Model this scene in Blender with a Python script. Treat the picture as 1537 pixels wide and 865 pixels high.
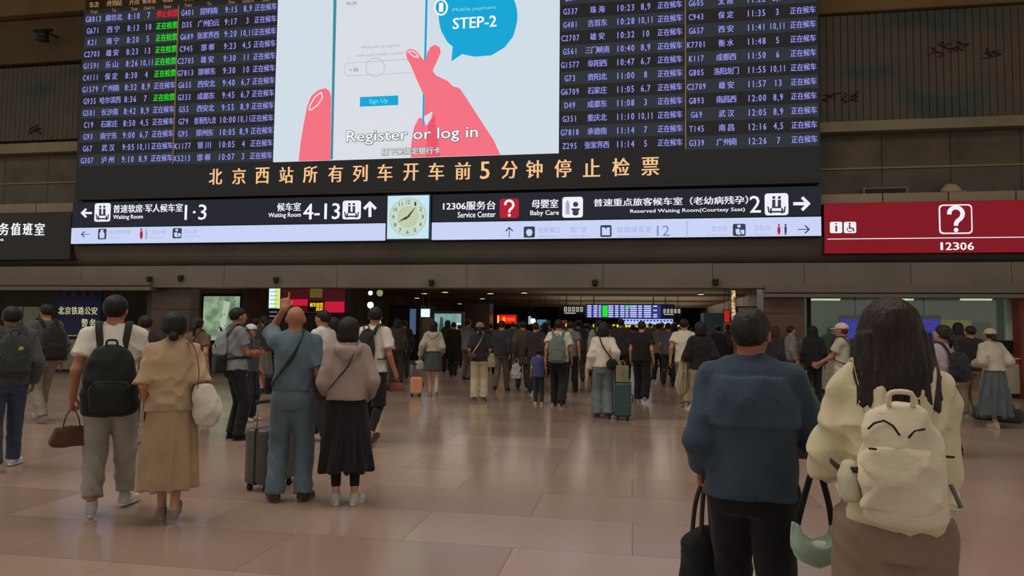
import bpy, math, random, numpy as np
import openvdb as vdb
from mathutils import Matrix, Vector
random.seed(7); np.random.seed(7)
for o in list(bpy.data.objects): bpy.data.objects.remove(o)
SC = bpy.context.scene
COL = SC.collection

# ------------------------------------------------------------------ camera
FPX = 1050.0; YAW = 0.171; PITCH = math.atan(59.5/FPX); ROLL = 0.011; CAMZ = 1.5
_F0 = Vector((-math.sin(YAW), math.cos(YAW), 0)); _R0 = Vector((math.cos(YAW), math.sin(YAW), 0))
_F = (_F0*math.cos(PITCH) + Vector((0, 0, 1))*math.sin(PITCH)).normalized()
_U = _R0.cross(_F)
CR = _R0*math.cos(ROLL) + _U*math.sin(ROLL); CU = _U*math.cos(ROLL) - _R0*math.sin(ROLL); CF = _F
cam_d = bpy.data.cameras.new('camera'); cam_d.sensor_width = 36; cam_d.lens = FPX/1537*36
cam_d.clip_start = 0.05; cam_d.clip_end = 400
cam = bpy.data.objects.new('camera', cam_d); COL.objects.link(cam)
M = Matrix((CR, CU, -CF)).transposed().to_4x4(); M.translation = (0, 0, CAMZ)
cam.matrix_world = M
SC.camera = cam

# ------------------------------------------------------------------ world, lights, exposure
w = bpy.data.worlds.new('world'); SC.world = w; w.use_nodes = True
w.node_tree.nodes['Background'].inputs[0].default_value = (1.0, 0.93, 0.85, 1)
w.node_tree.nodes['Background'].inputs[1].default_value = 0.55
SC.view_settings.view_transform = 'Standard'; SC.view_settings.look = 'None'
SC.view_settings.gamma = 1; SC.view_settings.use_curve_mapping = False
SC.view_settings.exposure = 0.0
def area(name, loc, size, power, col=(1, .93, .82), rot=(0, 0, 0)):
    l = bpy.data.lights.new(name, 'AREA'); l.shape = 'RECTANGLE'; l.size, l.size_y = size
    l.energy = power; l.color = col
    o = bpy.data.objects.new(name, l); o.location = loc; o.rotation_euler = rot; COL.objects.link(o); return o
area('hall_ceiling_light', (-6, 4, 12.9), (26, 10), 2050, rot=(-.10, 0, 0))
area('corridor_ceiling_light', (-3, 27, 3.3), (11, 12), 260, (1, .88, .74))
area('corridor_ceiling_light', (2, 48, 3.3), (11, 20), 380, (1, .88, .74))

area('corridor_fill_uplight', (-2, 27, 2.35), (10, 12), 170, (1, .88, .74), rot=(math.pi, 0, 0))  # added unseen fills facing up to brighten the corridor ceiling, no cove fixture
area('corridor_fill_uplight', (0, 48, 2.35), (10, 20), 240, (1, .88, .74), rot=(math.pi, 0, 0))  # second added fill, for the ceiling deeper in

# ------------------------------------------------------------------ pixel -> world
def ray(px, py): return CF + CR*((px-768.5)/FPX) + CU*((432.5-py)/FPX)
def W(px, py, Y):
    d = ray(px, py); t = Y/d.y; return Vector((d.x*t, Y, CAMZ + d.z*t))
def G(px, py):
    d = ray(px, py); t = -CAMZ/d.z; return Vector((d.x*t, d.y*t, 0))
def GD(px, depth):                     # floor point under pixel column at a camera depth
    d = ray(px, 492); t = depth; return Vector((d.x*t, d.y*t, 0))
D = 17.7

# ------------------------------------------------------------------ colours, materials
def lin(v):
    v /= 255.0
    return v/12.92 if v <= .04045 else ((v+.055)/1.055)**2.4
def L3(c, k=1.0): return tuple(min(.9, lin(x)*k) for x in c)
MATS = {}
def mat(key, col, rough=.8, kind='plain', k=1.6, metal=0.0, emit=0.0, spec=.3, scale=60):
    if key in MATS: return MATS[key]
    m = bpy.data.materials.new(key); m.use_nodes = True; MATS[key] = m
    nt = m.node_tree; N = nt.nodes; Lk = nt.links
    b = N['Principled BSDF']; c = L3(col, k)
    b.inputs['Base Color'].default_value = (*c, 1); b.inputs['Roughness'].default_value = rough
    b.inputs['Metallic'].default_value = metal; b.inputs['Specular IOR Level'].default_value = spec
    tc = N.new('ShaderNodeTexCoord')
    def noise(sc, det=3, src=None):
        n = N.new('ShaderNodeTexNoise'); n.inputs['Scale'].default_value = sc; n.inputs['Detail'].default_value = det
        Lk.new(src or tc.outputs['Object'], n.inputs['Vector']); return n
    def ramp(src, lo, hi, p0=.3, p1=.7):
        r = N.new('ShaderNodeValToRGB'); r.color_ramp.elements[0].position = p0; r.color_ramp.elements[1].position = p1
        r.color_ramp.elements[0].color = (*lo, 1); r.color_ramp.elements[1].color = (*hi, 1)
        Lk.new(src, r.inputs['Fac']); return r
    def bump(src, st, dist=.01):
        bp = N.new('ShaderNodeBump'); bp.inputs['Strength'].default_value = st; bp.inputs['Distance'].default_value = dist
        Lk.new(src, bp.inputs['Height']); Lk.new(bp.outputs[0], b.inputs['Normal'])
    if kind == 'cloth':
        n = noise(5, 4); r = ramp(n.outputs['Fac'], tuple(x*.82 for x in c), tuple(min(.95, x*1.12) for x in c)); Lk.new(r.outputs[0], b.inputs['Base Color'])
        n2 = noise(scale, 3); bump(n2.outputs['Fac'], .35, .006)
        b.inputs['Sheen Weight'].default_value = .08
    elif kind == 'skin':
        n = noise(12, 3); r = ramp(n.outputs['Fac'], tuple(x*.88 for x in c), tuple(x*1.08 for x in c)); Lk.new(r.outputs[0], b.inputs['Base Color'])
    elif kind == 'hair':
        mp = N.new('ShaderNodeMapping'); mp.inputs['Scale'].default_value = (90, 90, 5); Lk.new(tc.outputs['Object'], mp.inputs[0])
        n = noise(1, 3, mp.outputs[0]); r = ramp(n.outputs['Fac'], tuple(x*.35 for x in c), tuple(x*1.2 for x in c)); Lk.new(r.outputs[0], b.inputs['Base Color'])
        bump(n.outputs['Fac'], .8, .01)
    elif kind == 'marble':
        n = noise(1.2, 8); r = ramp(n.outputs['Fac'], tuple(x*.7 for x in c), tuple(x*1.25 for x in c), .35, .65); Lk.new(r.outputs[0], b.inputs['Base Color'])
    elif kind == 'wall':
        n = noise(.8, 5); r = ramp(n.outputs['Fac'], tuple(x*.85 for x in c), tuple(x*1.12 for x in c)); Lk.new(r.outputs[0], b.inputs['Base Color'])
        n2 = noise(25, 3); bump(n2.outputs['Fac'], .1, .01)
    elif kind == 'plain':
        n = noise(9, 3); r = ramp(n.outputs['Fac'], tuple(x*.93 for x in c), tuple(x*1.05 for x in c)); Lk.new(r.outputs[0], b.inputs['Base Color'])
    if emit > 0:
        e = L3(col, 1.0)
        for l in list(b.inputs['Base Color'].links): Lk.remove(l)
        b.inputs['Base Color'].default_value = (*[x*.1 for x in e], 1)
        b.inputs['Emission Color'].default_value = (*e, 1); b.inputs['Emission Strength'].default_value = emit
        b.inputs['Specular IOR Level'].default_value = .1
    return m
def led(name, col, e=1.0): return mat('led_'+name, col, .6, 'emit', 1, emit=e)
def cloth(col, scale=60):
    g_ = sum(col)/3; c2 = tuple(x+(g_-x)*.22 for x in col)
    return mat('cloth_%d_%d_%d' % tuple(col), c2, .9, 'cloth', k=1.42, scale=scale)
def skin(col=(150, 105, 82)): return mat('skin_%d_%d_%d' % tuple(col), col, .55, 'skin')
def hairm(col=(26, 22, 20)): return mat('hair_%d_%d_%d' % tuple(col), col, .5, 'hair')
def paint(name, col, rough=.6, **kw): return mat('paint_'+name, col, rough, **kw)

# ------------------------------------------------------------------ object helpers
def setp(o, label=None, cat=None, group=None, kind=None):
    if label: o['label'] = label
    if cat: o['category'] = cat
    if group: o['group'] = group
    if kind: o['kind'] = kind
    return o
def empty(name, loc, label, cat, group=None, rz=0.0):
    o = bpy.data.objects.new(name, None); COL.objects.link(o); o.location = loc; o.rotation_euler = (0, 0, rz)
    o.empty_display_size = .2
    return setp(o, label, cat, group)
def mesh_np(name, V, polys, smooth=False):
    """V (n,3); polys = list of index arrays (m,k)"""
    me = bpy.data.meshes.new(name); V = np.asarray(V, dtype=np.float32)
    me.vertices.add(len(V)); me.vertices.foreach_set('co', V.ravel())
    polys = [np.asarray(p, dtype=np.int32) for p in polys if len(p)]
    nl = sum(p.size for p in polys); npol = sum(len(p) for p in polys)
    me.loops.add(nl); me.polygons.add(npol)
    me.loops.foreach_set('vertex_index', np.concatenate([p.ravel() for p in polys]))
    st = []; o = 0
    for p in polys:
        st.append(o + np.arange(len(p))*p.shape[1]); o += p.size
    me.polygons.foreach_set('loop_start', np.concatenate(st).astype(np.int32))
    me.polygons.foreach_set('use_smooth', np.full(npol, smooth, dtype=bool))
    me.update(calc_edges=True); me.validate()
    return me
def link(name, me, m, parent=None, **kw):
    o = bpy.data.objects.new(name, me); COL.objects.link(o)
    for i, x in enumerate(m if isinstance(m, (list, tuple)) else [m]):
        if len(me.materials) <= i: me.materials.append(x)
        else:
            o.material_slots[i].link = 'OBJECT'; o.material_slots[i].material = x
    if parent: o.parent = parent
    return setp(o, **kw)
class MB:
    """collects boxes / prisms / tubes -> one mesh"""
    def __init__(s): s.v = []; s.f = []
    def raw(s, vs, fs):
        n = len(s.v); s.v += [tuple(v) for v in vs]; s.f += [tuple(i+n for i in f) for f in fs]; return s
    def box(s, x0, x1, y0, y1, z0, z1, bev=0.0):
        if x0 > x1: x0, x1 = x1, x0
        if y0 > y1: y0, y1 = y1, y0
        if z0 > z1: z0, z1 = z1, z0
        if bev <= 0:
            vs = [(x, y, z) for z in (z0, z1) for y in (y0, y1) for x in (x0, x1)]
            return s.raw(vs, [(0, 2, 3, 1), (4, 5, 7, 6), (0, 1, 5, 4), (2, 6, 7, 3), (0, 4, 6, 2), (1, 3, 7, 5)])
        b = bev; vs = []; 
        for z, i in ((z0, b), (z0+b, 0), (z1-b, 0), (z1, b)):
            vs += [(x0+i, y0+i, z), (x1-i, y0+i, z), (x1-i, y1-i, z), (x0+i, y1-i, z)]
        fs = [(0, 3, 2, 1), (12, 13, 14, 15)]
        for k in range(3):
            for j in range(4):
                a = k*4+j; c = k*4+(j+1) % 4; fs.append((a, c, c+4, a+4))
        return s.raw(vs, fs)
    def prism(s, pts, y0, y1):
        """polygon of (x,z) points extruded from y0 (front) to y1"""
        n = len(pts); vs = [(x, y0, z) for x, z in pts] + [(x, y1, z) for x, z in pts]
        fs = [tuple(range(n)), tuple(range(2*n-1, n-1, -1))]
        for i in range(n): j = (i+1) % n; fs.append((i, i+n, j+n, j))
        return s.raw(vs, fs)
    def tube(s, pts, r, n=8, flat=1.0, side=None):
        """sweep of an ellipse (r wide, r*flat thick) along pts"""
        pts = [Vector(p) for p in pts]; rs = r if isinstance(r, (list, tuple)) else [r]*len(pts)
        base = len(s.v); prev = None
        for i, p in enumerate(pts):
            t = (pts[min(i+1, len(pts)-1)] - pts[max(i-1, 0)]).normalized()
            if side is not None: a = Vector(side); a = (a - t*a.dot(t))
            else:
                a = prev if prev is not None else (Vector((0, 0, 1)) if abs(t.z) < .9 else Vector((1, 0, 0)))
                a = a - t*a.dot(t)
            if a.length < 1e-4: a = t.orthogonal()
            a.normalize(); prev = a; b = t.cross(a)
            for k in range(n):
                th = 2*math.pi*(k+.5)/n
                s.v.append(tuple(p + a*(rs[i]*math.cos(th)) + b*(rs[i]*flat*math.sin(th))))
        for i in range(len(pts)-1):
            for k in range(n):
                a = base+i*n+k; c = base+i*n+(k+1) % n; s.f.append((a, c, c+n, a+n))
        s.f.append(tuple(base+k for k in range(n-1, -1, -1))); e = base+(len(pts)-1)*n; s.f.append(tuple(e+k for k in range(n)))
        return s
    def cyl(s, a, b, r, n=16): return s.tube([a, b], r, n)
    def build(s, name, m, parent=None, smooth=False, **kw):
        me = bpy.data.meshes.new(name); me.from_pydata(s.v, [], s.f)
        me.validate(); me.update()
        if smooth: me.polygons.foreach_set('use_smooth', [True]*len(me.polygons))
        return link(name, me, m, parent, **kw)
def spline(pts, n=6):
    P = [Vector(p) for p in pts]; out = []
    for i in range(len(P)-1):
        p0, p1, p2, p3 = P[max(i-1, 0)], P[i], P[i+1], P[min(i+2, len(P)-1)]
        for k in range(n):
            t = k/n; out.append(.5*((2*p1)+(p2-p0)*t+(2*p0-5*p1+4*p2-p3)*t*t+(3*p1-p0-3*p2+p3)*t**3))
    out.append(P[-1]); return out

# ------------------------------------------------------------------ text
GL = {}
def glyph(st, bold=0.0):
    key = st
    if key in GL: return GL[key]
    cu = bpy.data.curves.new('t', 'FONT'); cu.body = st; cu.size = 1; cu.resolution_u = 2
    ob = bpy.data.objects.new('t', cu)
    me = bpy.data.meshes.new_from_object(ob)
    V = np.zeros(len(me.vertices)*3, dtype=np.float32); me.vertices.foreach_get('co', V); V = V.reshape(-1, 3)
    F = [tuple(p.vertices) for p in me.polygons]
    bpy.data.objects.remove(ob); bpy.data.curves.remove(cu); bpy.data.meshes.remove(me)
    GL[key] = (V, F); return V, F
class Txt:
    """flat lettering on a wall facing -Y"""
    def __init__(s, y): s.y = y; s.mb = MB()
    def fit(s, st, x0, z0, x1, z1, bold=.0, dy=0.0):
        V, F = glyph(st, bold)
        if not len(V): return s
        mn, mx = V.min(0), V.max(0); sx = (x1-x0)/max(mx[0]-mn[0], 1e-3); sz = (z1-z0)/max(mx[1]-mn[1], 1e-3)
        h_ = z1-z0; bx = h_*bold*(1.0 if len(st) < 2 else .8); x0 += bx; sx *= max(.3, 1-2*bx/max(x1-x0+bx, 1e-3))
        for q in ((0,) if bold <= 0 else (-1, 0, 1) if bold > .015 else (-.5, .5)):
            s.mb.raw([(x0+q*bx+(v[0]-mn[0])*sx, s.y+dy-abs(q)*.0004, z0+(v[1]-mn[1])*sz) for v in V], F)
        return s
    def cells(s, st, cx, cz, cw, h, bold=.02):
        """fixed-pitch cells; cw = width of one latin cell, wide chars take 1.75 cells"""
        ws = [(.5 if ch in '.,: ' and ord(ch) < 128 else 1.0) if ord(ch) < 128 else 1.75 for ch in st]
        x = cx - sum(ws)*cw/2
        for ch, wd in zip(st, ws):
            if ch != ' ':
                V, F = glyph(ch, bold); mn, mx = V.min(0), V.max(0)
                wide = ord(ch) >= 128
                em = 1.0 if wide else .73
                gw = (mx[0]-mn[0])
                if wide: sx = wd*cw*.94/max(gw, .8); sz = h*1.15/.95
                else: sx = cw*1.5; sz = h/.73
                c0 = (mx[0]+mn[0])/2
                zb = cz - (h/2 if not wide else h*1.15*.40)
                for q in (-.5, .5): s.mb.raw([(x+wd*cw/2+(v[0]-c0)*sx+q*bold*1.6*cw*1.6, s.y-.0004*q, zb+v[1]*sz) for v in V], F)
            x += wd*cw
        return s
    def build(s, name, m, parent, **kw):
        if name in ('lettering', 'screen_text'): kw['kind'] = 'stuff'
        return s.mb.build(name, m, parent, **kw)

# ------------------------------------------------------------------ SDF modelling
class Sdf:
    def __init__(s): s.ops = []
    def add(s, fn, lo, hi, k=.02, op='u'): s.ops.append((fn, np.array(lo, float), np.array(hi, float), k, op)); return s
    def cap(s, a, b, ra, rb, k=.02, flat=False, op='u', sq=None):
        a = np.array(a, float); b = np.array(b, float); ba = b-a; L = max(np.linalg.norm(ba), 1e-5); bb = L*L
        def fn(X, Y, Z):
            h = ((X-a[0])*ba[0]+(Y-a[1])*ba[1]+(Z-a[2])*ba[2])/bb
            hc = np.clip(h, 0, 1.5 if flat else 1)
            d = np.sqrt((X-a[0]-hc*ba[0])**2+(Y-a[1]-hc*ba[1])**2+(Z-a[2]-hc*ba[2])**2) - (ra+(rb-ra)*np.clip(hc, 0, 1))
            if flat: d = np.maximum(d, (h-1)*L)
            return d
        r = max(ra, rb); return s.add(fn, np.minimum(a, b)-r, np.maximum(a, b)+r, k, op)
    def ell(s, c, r, k=.02, R=None, op='u'):
        c = np.array(c, float); r = np.array(r, float)
        def fn(X, Y, Z):
            x, y, z = X-c[0], Y-c[1], Z-c[2]
            if R is not None: x, y, z = [R[0][i]*x+R[1][i]*y+R[2][i]*z for i in range(3)]
            k0 = np.sqrt((x/r[0])**2+(y/r[1])**2+(z/r[2])**2); k1 = np.sqrt((x/r[0]**2)**2+(y/r[1]**2)**2+(z/r[2]**2)**2)
            return k0*(k0-1)/np.maximum(k1, 1e-6)
        m = r.max() if R is not None else r
        return s.add(fn, c-m, c+m, k, op)
    def box(s, c, h, rr=.01, k=.01, R=None, op='u'):
        c = np.array(c, float); h = np.array(h, float)
        def fn(X, Y, Z):
            x, y, z = X-c[0], Y-c[1], Z-c[2]
            if R is not None: x, y, z = [R[0][i]*x+R[1][i]*y+R[2][i]*z for i in range(3)]
            qx, qy, qz = np.abs(x)-h[0]+rr, np.abs(y)-h[1]+rr, np.abs(z)-h[2]+rr
            return np.sqrt(np.maximum(qx, 0)**2+np.maximum(qy, 0)**2+np.maximum(qz, 0)**2)+np.minimum(np.maximum(qx, np.maximum(qy, qz)), 0)-rr
        m = np.linalg.norm(h) if R is not None else h
        return s.add(fn, c-m, c+m, k, op)
    def loft(s, secs, k=.02, op='u', p=2.0, rcap=.0):
        """secs: (z, cx, cy, rx, ry) ascending z"""
        A = np.array(sorted(secs), float); z0, z1 = A[0, 0], A[-1, 0]
        def fn(X, Y, Z):
            zz = np.clip(Z, z0, z1); cx, cy, rx, ry = [np.interp(zz, A[:, 0], A[:, i]) for i in (1, 2, 3, 4)]
            q = ((np.abs((X-cx)/rx))**p+(np.abs((Y-cy)/ry))**p)**(1/p)
            d = (q-1)*np.minimum(rx, ry)
            dz = np.maximum(z0-Z, Z-z1)
            if rcap > 0:
                a = np.maximum(d+rcap, 0); b = np.maximum(dz+rcap, 0)
                return np.sqrt(a*a+b*b)+np.minimum(np.maximum(d+rcap, dz+rcap), 0)-rcap
            return np.maximum(d, dz)
        lo = (min(A[:, 1]-A[:, 3]), min(A[:, 2]-A[:, 4]), z0); hi = (max(A[:, 1]+A[:, 3]), max(A[:, 2]+A[:, 4]), z1)
        return s.add(fn, lo, hi, k, op)
    def mesh(s, vox, fold=None, adapt=0.08):
        U = [o for o in s.ops if o[4] == 'u']; pad = .05
        lo = np.min([o[1] for o in U], 0)-pad; hi = np.max([o[2] for o in U], 0)+pad
        n = np.ceil((hi-lo)/vox).astype(int)+1
        ax = [(lo[i]+np.arange(n[i])*vox).astype(np.float32) for i in range(3)]
        Dg = np.full(n, .12, dtype=np.float32)
        for fn, l, h, k, op in s.ops:
            m = k+3*vox+.02
            i0 = np.clip(np.floor((l-m-lo)/vox).astype(int), 0, n); i1 = np.clip(np.ceil((h+m-lo)/vox).astype(int)+1, 0, n)
            if (i1 <= i0).any(): continue
            sl = tuple(slice(a, b) for a, b in zip(i0, i1))
            X = ax[0][sl[0]][:, None, None]; Y = ax[1][sl[1]][None, :, None]; Z = ax[2][sl[2]][None, None, :]
            d = np.asarray(fn(X, Y, Z), dtype=np.float32); cur = Dg[sl]; d = np.broadcast_to(d, cur.shape)
            if op == 'u':
                hh = np.maximum(k-np.abs(cur-d), 0)/k; Dg[sl] = np.minimum(cur, d)-hh*hh*k*.25
            else:
                d = -d; hh = np.maximum(k-np.abs(cur-d), 0)/k; Dg[sl] = np.maximum(cur, d)+hh*hh*k*.25
        if fold is not None:
            near = np.abs(Dg) < .05
            ii = np.nonzero(near)
            Dg[ii] += fold(ax[0][ii[0]], ax[1][ii[1]], ax[2][ii[2]]).astype(np.float32)
        np.clip(Dg, -.12, .12, out=Dg)
        g = vdb.FloatGrid(background=.12); g.copyFromArray(Dg)
        P, T, Q = g.convertToPolygons(0.0, adapt)
        P = P*vox+lo; c = P.mean(0)
        vol = 0.0
        for F_ in (T, Q):
            if len(F_): a, b_, c_ = P[F_[:, 0]]-c, P[F_[:, 1]]-c, P[F_[:, 2]]-c; vol += np.einsum('ij,ij->i', a, np.cross(b_, c_)).sum()
        return (P, T[:, ::-1], Q[:, ::-1]) if vol < 0 else (P, T, Q)
def sdf_obj(name, s, m, parent, vox, fold=None, sc=1.0, extra=None, off=(0, 0, 0), adapt=0.08, **kw):
    P, T, Q = s.mesh(vox/sc, fold, adapt); P = (P+np.array(off))*sc
    me = mesh_np(name, P, [T, Q], True)
    # outward winding check
    return link(name, me, m, parent, **kw)
def rotz(a): c, s_ = math.cos(a), math.sin(a); return np.array([[c, -s_, 0], [s_, c, 0], [0, 0, 1.0]])
def rotx(a): c, s_ = math.cos(a), math.sin(a); return np.array([[1.0, 0, 0], [0, c, -s_], [0, s_, c]])
def roty(a): c, s_ = math.cos(a), math.sin(a); return np.array([[c, 0, s_], [0, 1.0, 0], [-s_, 0, c]])
# ------------------------------------------------------------------ people
def ik(a, t, l1, l2, pole):
    a, t, pole = np.array(a, float), np.array(t, float), np.array(pole, float)
    v = t-a; L = np.linalg.norm(v)
    if L > (l1+l2)*.995: t = a+v/L*(l1+l2)*.995; v = t-a; L = np.linalg.norm(v)
    u = v/L; x = (l1*l1-l2*l2+L*L)/(2*L); h = math.sqrt(max(l1*l1-x*x, 0))
    p = pole-u*pole.dot(u); p /= max(np.linalg.norm(p), 1e-6)
    return a+u*x+p*h, t
def hand_ops(s, w, d, thumb, pose, k=.008):
    """w wrist, d direction, thumb = direction of the thumb side"""
    d = d/np.linalg.norm(d); th = thumb-d*thumb.dot(d); th /= np.linalg.norm(th); n = np.cross(d, th)
    if pose.get('flip'): n = -n
    curl = pose.get('curl', .35)
    R = np.array([th, n, d]).T
    s.box(w+d*.045, (.040, .014, .050), .013, .012, R=R)
    s.cap(w-d*.02, w+d*.02, .024, .022, .015)
    for i, (ox, ln) in enumerate([(.031, .070), (.010, .078), (-.011, .072), (-.031, .056)]):
        c = curl if not (pose.get('point') and i == 0) else .02
        p = w+d*(.090-.004*abs(i-1))+th*ox; a = c*.9; seg = [ln*.45, ln*.32, ln*.25]; r = .0095 if i < 3 else .0082
        for q, sl in enumerate(seg):
            dirv = d*math.cos(a)+n*math.sin(a); p2 = p+dirv*sl
            s.cap(p, p2, r, r*.92, .005); p = p2; r *= .92; a += c
    p = w+d*.022+th*.030; a = .75; 
    for q, sl in enumerate((.040, .032, .026)):
        dirv = d*math.cos(a)+th*math.sin(a)*.9+n*(.25+curl*.4); dirv /= np.linalg.norm(dirv); p2 = p+dirv*sl
        s.cap(p, p2, .012-.001*q, .011-.001*q, .006); p = p2; a -= .25+curl*.2
def folds(kind, amp, seed=0.0):
    def f(X, Y, Z):
        w1 = np.sin(X*9+Z*6+seed); w2 = np.sin(Y*12-Z*8+seed*1.7+X*5)
        if kind == 'skirt':
            th = np.arctan2(Y, X); g = np.clip((1.02-Z)/.5, .1, 1)
            return -amp*g*(np.sin(th*9+2.2*np.sin(Z*2.5+seed)+seed)*.7+np.sin(th*17+w1*.8+seed*2)*.35)
        if kind == 'leg':
            a = np.abs(np.sin(Z*15+1.8*w1+1.4*w2+X*14+Y*9+seed)); m = .3+.7*np.clip(np.abs(np.sin(Z*3.3+.9)), 0, 1)
            return amp*(a-.6)*m
        a = np.abs(np.sin(Z*13+1.8*w1+1.4*w2+np.abs(X)*16+seed)); b = np.abs(np.sin(Z*7-np.abs(X)*13+2*w2+seed*2.1))
        return amp*((a-.6)*.6+(b-.6)*.7)
    return f
SHOE = {}
def shoe_mesh(kind, vox):
    key = (kind, vox)
    if key in SHOE: return SHOE[key]
    s = Sdf()
    s.loft([(0, 0, .055, .036, .125), (.012, 0, .055, .040, .132), (.03, 0, .055, .040, .131), (.04, 0, .05, .036, .122)], .008, rcap=.006)
    s.ell((0, .10, .038), (.040, .072, .030), .02)
    s.cap((0, -.035, .05), (0, .06, .05), .036, .032, .02)
    if kind != 'sandal': s.cap((0, -.025, .05), (0, -.012, .105 if kind != 'low' else .085), .036, .042, .02, flat=True)
    P, T, Q = s.mesh(vox); me = mesh_np('shoe', P, [T, Q], True); SHOE[key] = me; return me
def sole_mesh():
    if 'sole' in SHOE: return SHOE['sole']
    m = MB(); n = 20; pts = []
    for i in range(n):
        a = 2*math.pi*i/n; c_, s_ = math.cos(a), math.sin(a); w_ = .043 if s_ > -.2 else .038; pts.append((c_*w_, .055+s_*.137))
    for z, k in ((-.004, .96), (.0, 1.0), (.014, 1.02), (.018, .97)): m.v += [(x*k, .055+(y-.055)*k, z) for x, y in pts]
    for r_ in range(3):
        for i in range(n): j = (i+1) % n; m.f.append((r_*n+i, r_*n+j, (r_+1)*n+j, (r_+1)*n+i))
    m.f.append(tuple(range(n-1, -1, -1))); m.f.append(tuple(range(3*n, 4*n)))
    me = bpy.data.meshes.new('sole'); me.from_pydata([(x, y, z+.004) for x, y, z in m.v], [], m.f); me.update(); SHOE['sole'] = me; return me
def head_frame(P):
    lean = P.get('lean', 0.0)
    base = np.array([0, lean*.62, 1.50]); Rh = rotz(P.get('hyaw', 0.0)) @ rotx(P.get('hpitch', 0.0))
    c0 = np.array([0, .015, .09])
    return base, Rh, c0
def make_person(P, name='person'):
    H = P.get('H', 1.70); sc = H/1.70; vox = P.get('vox', .012); fem = P.get('fem', False); girth = P.get('girth', 1.0)
    lean = P.get('lean', 0.0)
    root = empty(name, P['loc'], P['label'], 'person', P.get('group'), P['rz'])
    ly = lambda z: lean*max(z-.9, 0)*1.03
    shx = (.140 if fem else .158)*(.5+.5*girth)
    sh = {-1: np.array([-shx, ly(1.39), 1.385]), 1: np.array([shx, ly(1.39), 1.385])}
    hip = {-1: np.array([-.088, 0, .89]), 1: np.array([.088, 0, .89])}
    ank = {-1: np.array(P.get('la', (-.10, 0, .085)), float), 1: np.array(P.get('ra', (.10, 0, .085)), float)}
    wr = {-1: np.array(P.get('lw', (-.27, .04, .88)), float), 1: np.array(P.get('rw', (.27, .04, .88)), float)}
    pole = {-1: np.array(P.get('lpole', (-.5, -1, 0)), float), 1: np.array(P.get('rpole', (.5, -1, 0)), float)}
    for sd in (-1, 1): wr[sd][0] *= .88; pole[sd][0] *= .45
    knee, elb = {}, {}
    for sd in (-1, 1):
        knee[sd], ank[sd] = ik(hip[sd], ank[sd], .425, .40, (0.05*sd, 1, 0.05))
        elb[sd], wr[sd] = ik(sh[sd], wr[sd], .285, .25, pole[sd])
    # ---- body
    s = Sdf(); gx = girth
    tor = [(.80, .15*gx, .10*gx), (.90, (.168 if not fem else .172)*gx, .115*gx), (1.0, .150*gx, .108*gx), (1.08, (.142 if not fem else .125)*gx, .10*gx),
           (1.2, (.158 if not fem else .138)*gx, .112*gx), (1.3, (.160 if not fem else .142)*gx, .112*gx), (1.38, .138, .094), (1.44, .08, .073), (1.47, .058, .06)]
    s.loft([(z, 0, ly(z), a, b) for z, a, b in tor], .03, rcap=.02)
    for sd in (-1, 1):
        s.cap((.05*sd, ly(1.43), 1.435), sh[sd], .048, .054, .04)
        s.cap(sh[sd], elb[sd], .050, .038, .03); s.cap(elb[sd], wr[sd], .039, .026, .015)
        s.cap(hip[sd], knee[sd], .080*min(gx, 1.12), .048, .02); s.cap(knee[sd], ank[sd], .047, .034, .008)
        s.ell(knee[sd]+(ank[sd]-knee[sd])*.28+np.array([0, -.014, 0]), (.042, .046, .10), .015)
        d = wr[sd]-elb[sd]; hp = P.get('lh' if sd < 0 else 'rh', {})
        d = d/np.linalg.norm(d); d = np.array(hp.get('dir', d), float)
        tdir = np.array(hp.get('thumb', (0, 1, .3)), float)
        if sd < 0 and 'flip' not in hp: hp = dict(hp, flip=True)
        # curl towards the body: normal = d x thumb
        n = np.cross(d, tdir); inward = np.array([-sd, 0, 0.0])
        hp = dict(hp); hp['flip'] = (n.dot(inward) < 0) if not hp.get('nocheck') else hp.get('flip', False)
        hand_ops(s, wr[sd], d, tdir, hp)
        fa = P.get('lt' if sd < 0 else 'rt', .12*sd)     # toe-out angle (clockwise for right)
        toe = ank[sd]+np.array([math.sin(fa)*.15, math.cos(fa)*.15, -.045])
        s.cap(ank[sd]+np.array([0, 0, -.02]), toe, .032, .024, .02)
    base, Rh, c0 = head_frame(P); hp_ = lambda *v: base+Rh @ (c0+np.array(v))
    s.cap((0, ly(1.42), 1.42), base+np.array([0, .0, .06]), .057 if not fem else .05, .052 if not fem else .045, .03)
    s.ell(hp_(0, -.012, .018), (.077, .096, .090), .02, Rh); s.ell(hp_(0, .026, -.034), (.060, .066, .076), .03, Rh)
    s.ell(hp_(0, .066, -.084), (.024, .022, .018), .02, Rh)
    s.cap(hp_(0, .090, .012), hp_(0, .108, -.028), .007, .012, .012); s.ell(hp_(0, .094, .026), (.045, .010, .008), .012, Rh)
    for sd in (-1, 1):
        s.ell(hp_(.032*sd, .096, .004), (.015, .010, .009), .008, Rh, 'sub')
        s.ell(hp_(.080*sd, -.006, -.012), (.009, .019, .031), .008, Rh); s.ell(hp_(.012*sd, .097, -.030), (.008, .009, .007), .006, Rh)
    s.ell(hp_(0, .090, -.058), (.023, .010, .005), .006, Rh); s.ell(hp_(0, .089, -.067), (.020, .010, .005), .006, Rh)
    Pn, T, Q = s.mesh(P.get('bvox', vox)/sc)
    # eyes, brows, lips as material islands
    polys = [T, Q]; extraV = []; extraF = []; mi = [np.zeros(len(T)+len(Q), dtype=np.int32)]
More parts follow.
